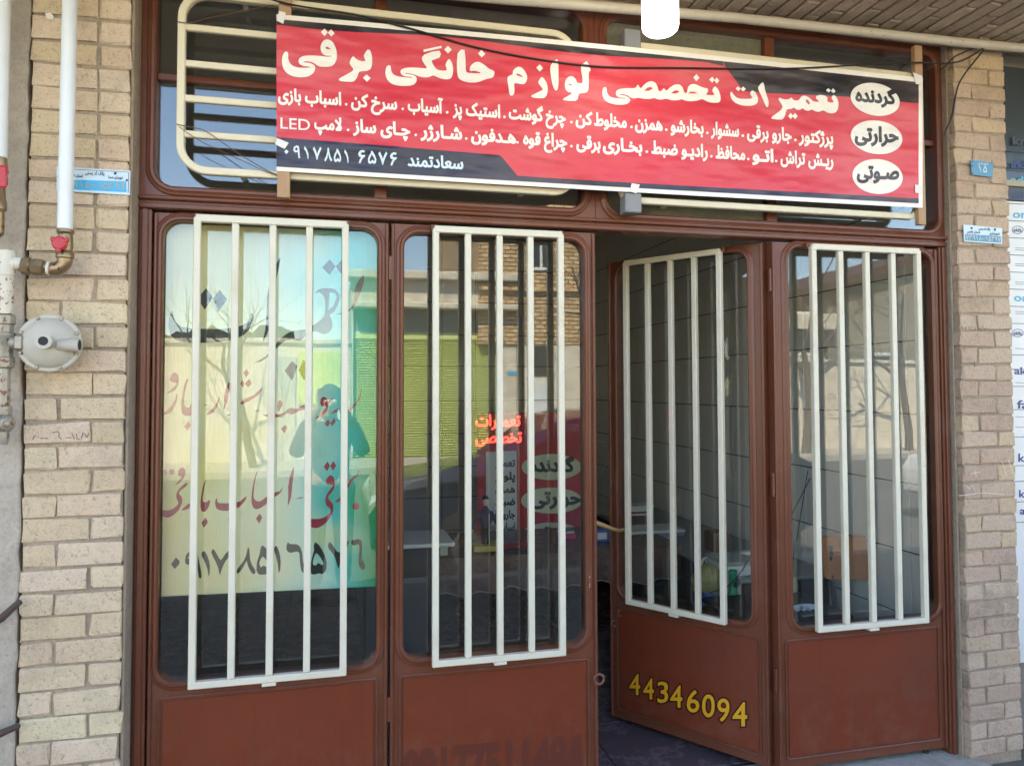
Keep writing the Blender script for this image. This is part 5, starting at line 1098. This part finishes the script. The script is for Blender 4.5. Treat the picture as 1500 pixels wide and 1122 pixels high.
a, b = R(437, 515), R(505, 592); add('sign_panel', box(NB(), a.x, b.x, SYp+.021, SYp+.07, b.z, a.z, .005), cpaint('lime_yellow_sign', srgb(206, 214, 90), .5), wl)
add('doorway', box(NB(), R(400, 700).x, R(432, 700).x, SYp+.021, SYp+.06, -.1, 2.2, .01), cpaint('grey_metal_door', srgb(190, 190, 176), .5), wl)
hg = thing('dark_hedge', 'dark clipped hedge rising behind the long white stone wall across the street', 'hedge', (-6, SYp-1.6, 0))
bm = NB(); hx = [wx0-20+(R(430, 600, SYp-1.6).x-wx0+20)*i/160 for i in range(161)]; hz = R(360, 482, SYp-1.6).z; rh_ = random.Random(4); pr2 = None
for x in hx:
    zz = hz+rh_.uniform(-.22, .12); row = [bm.verts.new((x, SYp-.9-rh_.uniform(0, .2), -.3)), bm.verts.new((x, SYp-.9-rh_.uniform(0, .3), zz-.3)), bm.verts.new((x, SYp-1.4-rh_.uniform(0, .3), zz)), bm.verts.new((x, SYp-2.2, zz-.2)), bm.verts.new((x, SYp-2.4, -.3))]
    if pr2:
        for q in range(4): bm.faces.new((pr2[q], pr2[q+1], row[q+1], row[q]))
    pr2 = row
m = MT('hedge_leaves'); n_ = m.noise(m.pos(), 9, 6, .8); m.col(m.ramp(n_, [(.35, (.012, .016, .008, 1)), (.65, (.07, .085, .035, 1))])); m.set(Roughness=.8); m.bump(n_, 1, .15)
link('foliage', bm, m.m, hg, world=True)
# tall brick building
bb = thing('brick_building', 'tall yellow brick building with white lower storey across the street', 'building', (4, SYp-3, 0))
bx0, bx1 = xb+.02, R(858, 600).x
m = MT('far_brick_courses'); p_ = m.pos(); bt_ = m.n('ShaderNodeTexBrick'); mp = m.n('ShaderNodeMapping'); mp.inputs['Rotation'].default_value = (pi/2, 0, 0); m.l(p_, mp.inputs[0]); m.l(mp.outputs[0], bt_.inputs['Vector'])
bt_.inputs['Scale'].default_value = 1; bt_.inputs['Brick Width'].default_value = .23; bt_.inputs['Row Height'].default_value = .095; bt_.inputs['Mortar Size'].default_value = .012
bt_.inputs['Color1'].default_value = srgb(214, 186, 142); bt_.inputs['Color2'].default_value = srgb(186, 152, 108); bt_.inputs['Mortar'].default_value = srgb(86, 66, 50); m.col(bt_.outputs[0]); m.set(Roughness=.85); m.bump(bt_.outputs['Fac'], -.4, .02); FB = m.m
zs_ = R(810, 505).z; add('upper_wall', box(NB(), bx0-.9, bx1+1.2, SYp-7, SYp+.05, zs_, 9.2), FB, bb); add('lower_wall', box(NB(), bx0, bx1+1.2, SYp-6, SYp+.03, -.3, zs_-.01), STONEW, bb)
add('string_course', box(NB(), bx0-.9, bx1+1.2, SYp+.051, SYp+.14, R(810, 425).z-.08, R(810, 425).z+.02, .01), FB, bb)
a, b = R(774, 352), R(806, 398); fr_ = add('window', box(NB(), a.x, b.x, SYp+.051, SYp+.09, b.z, a.z), PW, bb)
add('pane', box(NB(), a.x+.08, (a.x+b.x)/2-.03, SYp+.0905, SYp+.10, b.z+.08, a.z-.08), CARGL, fr_); add('pane', box(NB(), (a.x+b.x)/2+.03, b.x-.08, SYp+.0905, SYp+.10, b.z+.08, a.z-.08), CARGL, fr_)
a, b = R(775, 507), R(808, 551); w_ = add('window', box(NB(), a.x, b.x, SYp+.031, SYp+.06, b.z, a.z), cpaint('dark_frame', srgb(40, 40, 44), .4), bb)
a, b = R(777, 560), R(806, 700); d_ = add('door', box(NB(), a.x, b.x, SYp+.031, SYp+.07, -.1, a.z), cpaint('white_metal_door', srgb(206, 212, 214), .4), bb)
for q in range(4):
    z = -.05+q*(a.z/4); add('rib', box(NB(), a.x+.04, b.x-.04, SYp+.0705, SYp+.085, z+.05, z+.09), PLW, d_)
a, b = R(744, 545), R(757, 550); add('street_plate', box(NB(), a.x, b.x, SYp+.001, SYp+.02, b.z, a.z), PLB, wA)
# right: cream house, then grey flank wall and brick garden wall
rh = thing('cream_house', 'cream plaster house with a flat roof and wide windows across the street at far right', 'building', (9, SYp-3, 0))
cx0, cx1 = bx1+1.25, R(1215, 500).x; cz = R(1160, 462).z
add('wall', box(NB(), cx0, cx1, SYp-6, SYp-.2, -.3, cz), BEIGEW, rh); add('parapet', box(NB(), cx0-.1, cx1+.1, SYp-.5, SYp+.2, R(1160, 484).z, cz+.01, .02), STONEW, rh)
for i in range(4):
    xw = cx0+.6+i*(cx1-cx0-1)/4; f_ = add('window', box(NB(), xw, xw+1.3, SYp-.199, SYp-.15, 2.3, 3.4), PW, rh); add('pane', box(NB(), xw+.08, xw+1.22, SYp-.1499, SYp-.14, 2.38, 3.32), CARGL, f_)
    add('sill', box(NB(), xw-.05, xw+1.35, SYp-.149, SYp-.02, 2.2, 2.28), STONEW, f_)
gh = thing('grey_gabled_house', 'large grey rendered house with a sloping roofline across the street', 'building', (14, SYp-3, 0))
gx0, gx1 = cx1+.05, R(1420, 500).x; zl, zr = R(1210, 425).z, R(1370, 372).z
bm = NB(); GX = [(gx0, -.3), (gx1, -.3), (gx1, zr+.3), (gx0, zl)]; plate(bm, GX, [], SYp-.1, SYp-7); add('wall', bm, mortarmat('grey_render', srgb(150, 140, 124), .3), gh)
bm = NB(); plate(bm, [(gx0-.2, zl-.05), (gx1+.2, zr+.25), (gx1+.2, zr+.45), (gx0-.2, zl+.15)], [], SYp+.2, SYp-7.1); add('roof', bm, cpaint('dark_roof', srgb(90, 70, 60), .7), gh)
for i in range(3):
    xw = gx0+1+i*3.0; f_ = add('window', box(NB(), xw, xw+1.2, SYp-.099, SYp-.05, 1.2, 2.4), PW, gh); add('pane', box(NB(), xw+.08, xw+1.12, SYp-.0499, SYp-.04, 1.28, 2.32), CARGL, f_)
fw_ = thing('pale_garden_wall', 'sunlit pale garden wall on the far pavement in front of the grey house', 'wall', (12, SYp+.6, 0))
add('wall', box(NB(), cx0+.2, gx1+6, SYp+.5, SYp+.75, -.3, 2.1), STONEC, fw_); add('coping', box(NB(), cx0+.15, gx1+6, SYp+.44, SYp+.81, 2.1, 2.18, .01), STONEW, fw_)
hl = thing('distant_terrace', 'row of low pale houses far down the street behind the garden wall', 'building', (-25, SYp-20, 0)); add('wall', box(NB(), -70, wx0-2, SYp-14, SYp-9, -.3, 4.2), BEIGEW, hl)
gt_ = thing('corner_block', 'beige block closing the street far to the right', 'building', (40, SYp, 0)); add('wall', box(NB(), gx1+1, 70, SYp-12, SYp-4, -.3, 5), BEIGEW, gt_)

# bare trees on the far pavement
BARK = mortarmat('grey_bark', srgb(110, 98, 84), .6)
def tree(label, x, y, h, seed, r0=.13):
    rnd = random.Random(seed); t = thing('bare_tree', label, 'tree', (x, y, 0), group=None)
    tr = NB(); br = NB(); tips = []
    def grow(bm, p, d, L, r, depth):
        n = 4; pts = [p]; rs = [r]
        for i in range(n):
            d = (d+Vector((rnd.gauss(0, .12), rnd.gauss(0, .12), rnd.gauss(.03, .07)))).normalized(); p = p+d*L/n; pts.append(p); rs.append(r*(1-.45*(i+1)/n))
        tube(bm, pts, rs, 7 if depth == 0 else 5 if depth < 3 else 3)
        if depth < 5:
            for i in range(3 if depth < 4 else 2):
                a = rnd.uniform(0, 2*pi); sp = rnd.uniform(.45, .95); up = d.orthogonal().normalized(); s = d.cross(up)
                nd = (d*cos(sp)+(up*cos(a)+s*sin(a))*sin(sp)).normalized(); k = rnd.randrange(2, n+1)
                grow(br, pts[k], nd, L*rnd.uniform(.55, .8), rs[k]*.68, depth+1)
    grow(tr, Vector((x, y, -.1)), Vector((rnd.gauss(0, .05), 0, 1)).normalized(), h, r0, 0)
    link('trunk', tr, BARK, t, True, world=True); link('branches', br, BARK, t, True, world=True)
p_ = R(375, 600, -12.9); tree('bare tree on the far pavement, mirrored in the left window', p_.x, -12.9, 2.3, 5, .085)
p_ = R(845, 600, -12.7); tree('bare tree across the street in front of the brick building', p_.x, -12.7, 2.6, 8, .14)
p_ = R(1180, 600, -12.8); tree('tall bare tree across the street in front of the cream house', p_.x, -12.8, 2.6, 14, .11)
p_ = R(1330, 600, -12.8); tree('bare tree across the street beside the grey house', p_.x, -12.8, 2.4, 23, .10)

# parked car behind the photographer
def car(label, x, y, body, seed=0, rz=0):
    t = thing('parked_car', label, 'car', (x, y, -.13), rz)
    Lc, W_ = 4.2, 1.66
    prof = [(-2.1, .35), (-2.12, .62), (-2.0, .78), (-1.25, .90), (-.95, .93), (-.35, 1.36), (-.1, 1.41), (.75, 1.43), (1.05, 1.38), (1.62, .98), (2.0, .94), (2.1, .80), (2.1, .40), (1.75, .24), (-1.8, .24)]
    bm = NB()
    def half(z): return W_/2 if z < .95 else W_/2-(z-.95)*.42
    secs = []
    for s in (-1, 1): secs.append([bm.verts.new((px, s*half(pz), pz)) for px, pz in prof])
    mid = [[bm.verts.new((px, s*(half(pz)-.10), pz+(.02 if pz > .7 else 0))) for px, pz in prof] for s in (-1, 1)]
    order = [secs[0], mid[0], mid[1], secs[1]]
    for a, b in zip(order, order[1:]):
        for i in range(len(prof)): j = (i+1) % len(prof); bm.faces.new((a[i], a[j], b[j], b[i]))
    for s in secs:
        try: bm.faces.new(s)
        except Exception: pass
    bmesh.ops.triangulate(bm, faces=[f for f in bm.faces if len(f.verts) > 4]); bmesh.ops.recalc_face_normals(bm, faces=bm.faces[:])
    link('body', bm, body, t, True)
    def quad(nm, pts, mt, off=(0, 0, 0)):
        bm = NB(); vs_ = [bm.verts.new(Vector(p)+Vector(off)) for p in pts]; w2 = [bm.verts.new(Vector(p)-Vector(off)*.2) for p in pts]; bm.faces.new(vs_); bm.faces.new(w2[::-1])
        for i in range(len(pts)): bm.faces.new((vs_[i], vs_[(i+1) % len(pts)], w2[(i+1) % len(pts)], w2[i]))
        bmesh.ops.recalc_face_normals(bm, faces=bm.faces[:]); return link(nm, bm, mt, t)
    for s in (-1, 1):
        o = (0, s*.012, .003)
        quad('side_window', [(-.80, s*half(.99), .99), (-.02, s*half(.99), .99), (-.02, s*half(1.34), 1.34), (-.33, s*half(1.32), 1.32)], CARGL, o)
        quad('side_window', [(.04, s*half(.99), .99), (1.30, s*half(.99), .99), (.95, s*half(1.34), 1.34), (.04, s*half(1.35), 1.35)], CARGL, o)
    quad('windscreen', [(-.93, -.66, .965), (-.93, .66, .965), (-.38, .55, 1.355), (-.38, -.55, 1.355)], CARGL, (-.008, 0, .014)); quad('rear_window', [(1.56, -.64, 1.03), (1.56, .64, 1.03), (1.10, .54, 1.36), (1.10, -.54, 1.36)], CARGL, (.008, 0, .02))
    for wx in (-1.3, 1.28):
        for s in (-1, 1):
            wh = thing_w = link('wheel', lathe(NB(), [(.20, 0), (.30, .01), (.31, .04), (.31, .15), (.30, .18), (.2, .19)], (0, s, 0), (wx, s*(W_/2-.17), .31), 24), BLACKW, t, True)
            hb_ = link('rim', lathe(NB(), [(.05, .19), (.14, .192), (.15, .186), (.15, .16)], (0, s, 0), (wx, s*(W_/2-.17), .31), 20), RIMM, wh, True)
    for s in (-1, 1):
        quad('headlight', [(-2.10, s*.50, .60), (-2.08, s*.78, .60), (-2.02, s*.78, .74), (-2.05, s*.50, .74)], PLW, (-.02, 0, 0)); quad('tail_light', [(2.1, s*.52, .66), (2.1, s*.80, .66), (2.09, s*.80, .84), (2.09, s*.52, .84)], REDH, (.02, 0, 0))
        quad('mirror', [(-.72, s*.84, .98), (-.60, s*.98, .98), (-.60, s*.98, 1.10), (-.72, s*.84, 1.10)], body, (0, 0, .03))
    return t
RIMM = cpaint('dull_wheel_rim', srgb(70, 70, 72), .6)
CB = MT('dark_blue_car_paint'); CB.col(srgb(14, 26, 46)); CB.set(Roughness=.2); CB.b.inputs['Coat Weight'].default_value = .6
CW = MT('white_car_paint'); CW.col(srgb(214, 214, 210)); CW.set(Roughness=.25); CW.b.inputs['Coat Weight'].default_value = .5
car('dark blue car parked at the near kerb behind the photographer, mirrored in the second window', 2.45, -4.55, CB.m)
car('white saloon car parked further along the near kerb to the right', 9.2, -4.8, CW.m)

LOW = .925
# ================================================================== THE PHOTOGRAPHER (only seen mirrored)
ph = thing('person', 'person in dark jacket holding up a phone, mirrored in the left window', 'person', (0.02, -3.12, 0))
px_, py_ = .02, -3.14
def skin(name, pts, edges, mat, par, sub=2):
    me = bpy.data.meshes.new(name); me.from_pydata([p[:3] for p in pts], edges, []); me.materials.append(mat)
    o = bpy.data.objects.new(name, me); COL.objects.link(o); o.modifiers.new('skin', 'SKIN')
    for i, p in enumerate(pts): me.skin_vertices[0].data[i].radius = (p[3], p[4] if len(p) > 4 else p[3])
    me.skin_vertices[0].data[0].use_root = True; s = o.modifiers.new('sub', 'SUBSURF'); s.levels = sub; s.render_levels = sub
    dg = bpy.context.evaluated_depsgraph_get(); dg.update(); ev = o.evaluated_get(dg); m2 = bpy.data.meshes.new_from_object(ev)
    for p in m2.polygons: p.use_smooth = True
    bpy.data.objects.remove(o); m2.materials.clear(); m2.materials.append(mat)
    o = bpy.data.objects.new(name, m2); COL.objects.link(o); o.parent = par; o.matrix_parent_inverse = pmw(par).inverted(); return o
SKN = cpaint('skin', srgb(190, 140, 112), .5); JK = cpaint('dark_jacket', srgb(44, 48, 58), .8); TRS = cpaint('dark_trousers', srgb(36, 38, 44), .8); HAIR = cpaint('black_hair', srgb(24, 20, 18), .6)
X, Yp = px_, py_
def lowp(L): return [((p[0], p[1], (p[2]*LOW if p[1] < Yp+.2 else p[2]-.0), *p[3:])) for p in L]
body = [(X, Yp, .88, .13, .11), (X, Yp, 1.08, .12, .10), (X, Yp, 1.28, .15, .11), (X, Yp, 1.38, .07, .07), (X, Yp+.01, 1.44, .05, .055), (X, Yp+.02, 1.52, .075, .09), (X, Yp+.02, 1.59, .07, .085)]
ed = [(0, 1), (1, 2), (2, 3), (3, 4), (4, 5), (5, 6)]
for s in (-1, 1):
    n = len(body); body += [(X+s*.17, Yp, 1.32, .055), (X+s*.24, Yp+.06, 1.12, .045), (X+s*.11, Yp+.26, 1.34, .036), (X+s*.062, Yp+.315, 1.42, .026)]; ed += [(2, n), (n, n+1), (n+1, n+2), (n+2, n+3)]
    pr_ = n+3
    n = len(body); body += [(X+s*.075, Yp+.335, 1.465, .026, .016)]; ed += [(pr_, n)]; pr_ = n
    for fz in range(4):
        n = len(body); body += [(X+s*.078, Yp+.345-fz*.0, 1.452+fz*.021, .009), (X+s*.082, Yp+.372, 1.455+fz*.021, .008), (X+s*.062, Yp+.380, 1.457+fz*.021, .007)]; ed += [(pr_, n), (n, n+1), (n+1, n+2)]
    n = len(body); body += [(X+s*.055, Yp+.33, 1.44, .010), (X+s*.035, Yp+.345, 1.455, .008)]; ed += [(pr_, n), (n, n+1)]
    n = len(body); body += [(X+s*.09, Yp, .84, .095), (X+s*.10, Yp+.01, .48, .058), (X+s*.10, Yp-.01, .10, .042), (X+s*.11, Yp+.06, .05, .04), (X+s*.12, Yp+.16, .035, .032)]; ed += [(0, n), (n, n+1), (n+1, n+2), (n+2, n+3), (n+3, n+4)]
skin('body', lowp(body), ed, SKN, ph)
jk = [(X, Yp, .84, .165, .13), (X, Yp, 1.08, .145, .125), (X, Yp, 1.29, .175, .13), (X, Yp, 1.385, .085, .085)]; je = [(0, 1), (1, 2), (2, 3)]
for s in (-1, 1): n = len(jk); jk += [(X+s*.175, Yp, 1.325, .072), (X+s*.245, Yp+.06, 1.12, .06), (X+s*.12, Yp+.245, 1.325, .048)]; je += [(2, n), (n, n+1), (n+1, n+2)]
skin('jacket', lowp(jk), je, JK, ph)
tr_ = [(X, Yp, .86, .14, .12)]; te = []
for s in (-1, 1): n = len(tr_); tr_ += [(X+s*.09, Yp, .80, .108), (X+s*.10, Yp+.01, .48, .074), (X+s*.10, Yp-.01, .09, .06)]; te += [(0, n), (n, n+1), (n+1, n+2)]
skin('trousers', lowp(tr_), te, TRS, ph)
bm = NB(); bmesh.ops.create_icosphere(bm, subdivisions=3, radius=1)
for v in bm.verts: v.co = Vector((X+v.co.x*.086, Yp-.005+v.co.y*.10, 1.585*LOW+v.co.z*.09))
bmesh.ops.delete(bm, geom=[v for v in bm.verts if v.co.y > Yp+.062 and v.co.z < 1.62*LOW], context='VERTS'); link('hair', bm, HAIR, ph, True, world=True)
for s in (-1, 1):
    bm = NB(); bmesh.ops.create_icosphere(bm, subdivisions=2, radius=.012, matrix=Matrix.Translation((X+s*.03, Yp+.102, 1.545*LOW))); link('eye', bm, PLW, ph, True, world=True)
link('nose', lathe(NB(), [(.004, 0), (.012, .02), (.016, .035), (.006, .042)], (0, .35, -1), (X, Yp+.10, 1.55*LOW), 8), SKN, ph, True, world=True)
link('mouth', box(NB(), X-.022, X+.022, Yp+.098, Yp+.106, 1.492*LOW, 1.499*LOW, .002), cpaint('lip', srgb(150, 80, 70), .5), ph, world=True)
for s in (-1, 1): link('shoe', box(NB(), X+s*.115-.048, X+s*.115+.048, Yp-.06, Yp+.21, .0, .085, .03, 3), BLACKW, ph, True, world=True)
pn = thing('phone', 'black smartphone held up in both hands by the photographer', 'phone', (X, Yp+.385, 1.47)); add('case', box(NB(), X-.078, X+.078, Yp+.384, Yp+.392, 1.446, 1.522, .003), BKP, pn); add('screen', box(NB(), X-.072, X+.072, Yp+.383, Yp+.3839, 1.451, 1.517), cpaint('dark_screen', srgb(20, 24, 30), .1), pn)

# ================================================================== marks on the bricks
MARK = plain('pencil_mark', srgb(84, 70, 60), .9); CHALK = plain('chalk_mark', srgb(226, 218, 206), .9)
def strokes(name, mat, par, Y, L, w):
    T = Print(lambda x, y, l: at(x, y, Y)+Vector((0, -l, 0)), .0004)
    for l in L: T.ribbon([(x, y, w) for x, y in l], w)
    T.done(name, mat, par)
strokes('pencil_mark', MARK, lp_, LPY-.0055, [[(48, 644), (50, 639), (52, 638)], [(60, 642), (70, 642)], [(76, 634), (84, 632), (87, 634), (86, 640), (90, 643)], [(96, 641), (103, 641)], [(105, 634), (109, 643)], [(112, 635), (113, 643), (117, 643)], [(119, 643), (122, 633), (125, 636), (127, 640)], [(130, 634), (128, 641)]], .9)
strokes('pencil_mark', MARK, rp_, RPY-.0055, [[(1409, 478), (1411, 484)], [(1414, 484), (1415, 478)], [(1419, 478), (1421, 484), (1424, 478)], [(1428, 479), (1429, 484)], [(1436, 483), (1440, 478), (1442, 483), (1446, 480)], [(1412, 509), (1414, 512), (1411, 513)], [(1424, 533), (1430, 536)], [(1427, 530), (1427, 538)]], .7)
strokes('chalk_mark', CHALK, rp_, RPY-.0055, [[(1422, 694), (1436, 691)], [(1428, 689), (1430, 696)], [(1468, 676), (1474, 698)], [(1477, 673), (1487, 700)], [(1416, 712), (1420, 716), (1424, 710), (1427, 717)], [(1404, 726), (1440, 722), (1470, 724)]], .8)
T = Print(lambda x, y, l: at(x, y, LPY-.0055)+Vector((0, -l, 0)), .0004); T.poly([(66, 20), (74, 19), (79, 25), (77, 29), (69, 28)]); T.done('paper_scrap', CHALK, lp_)
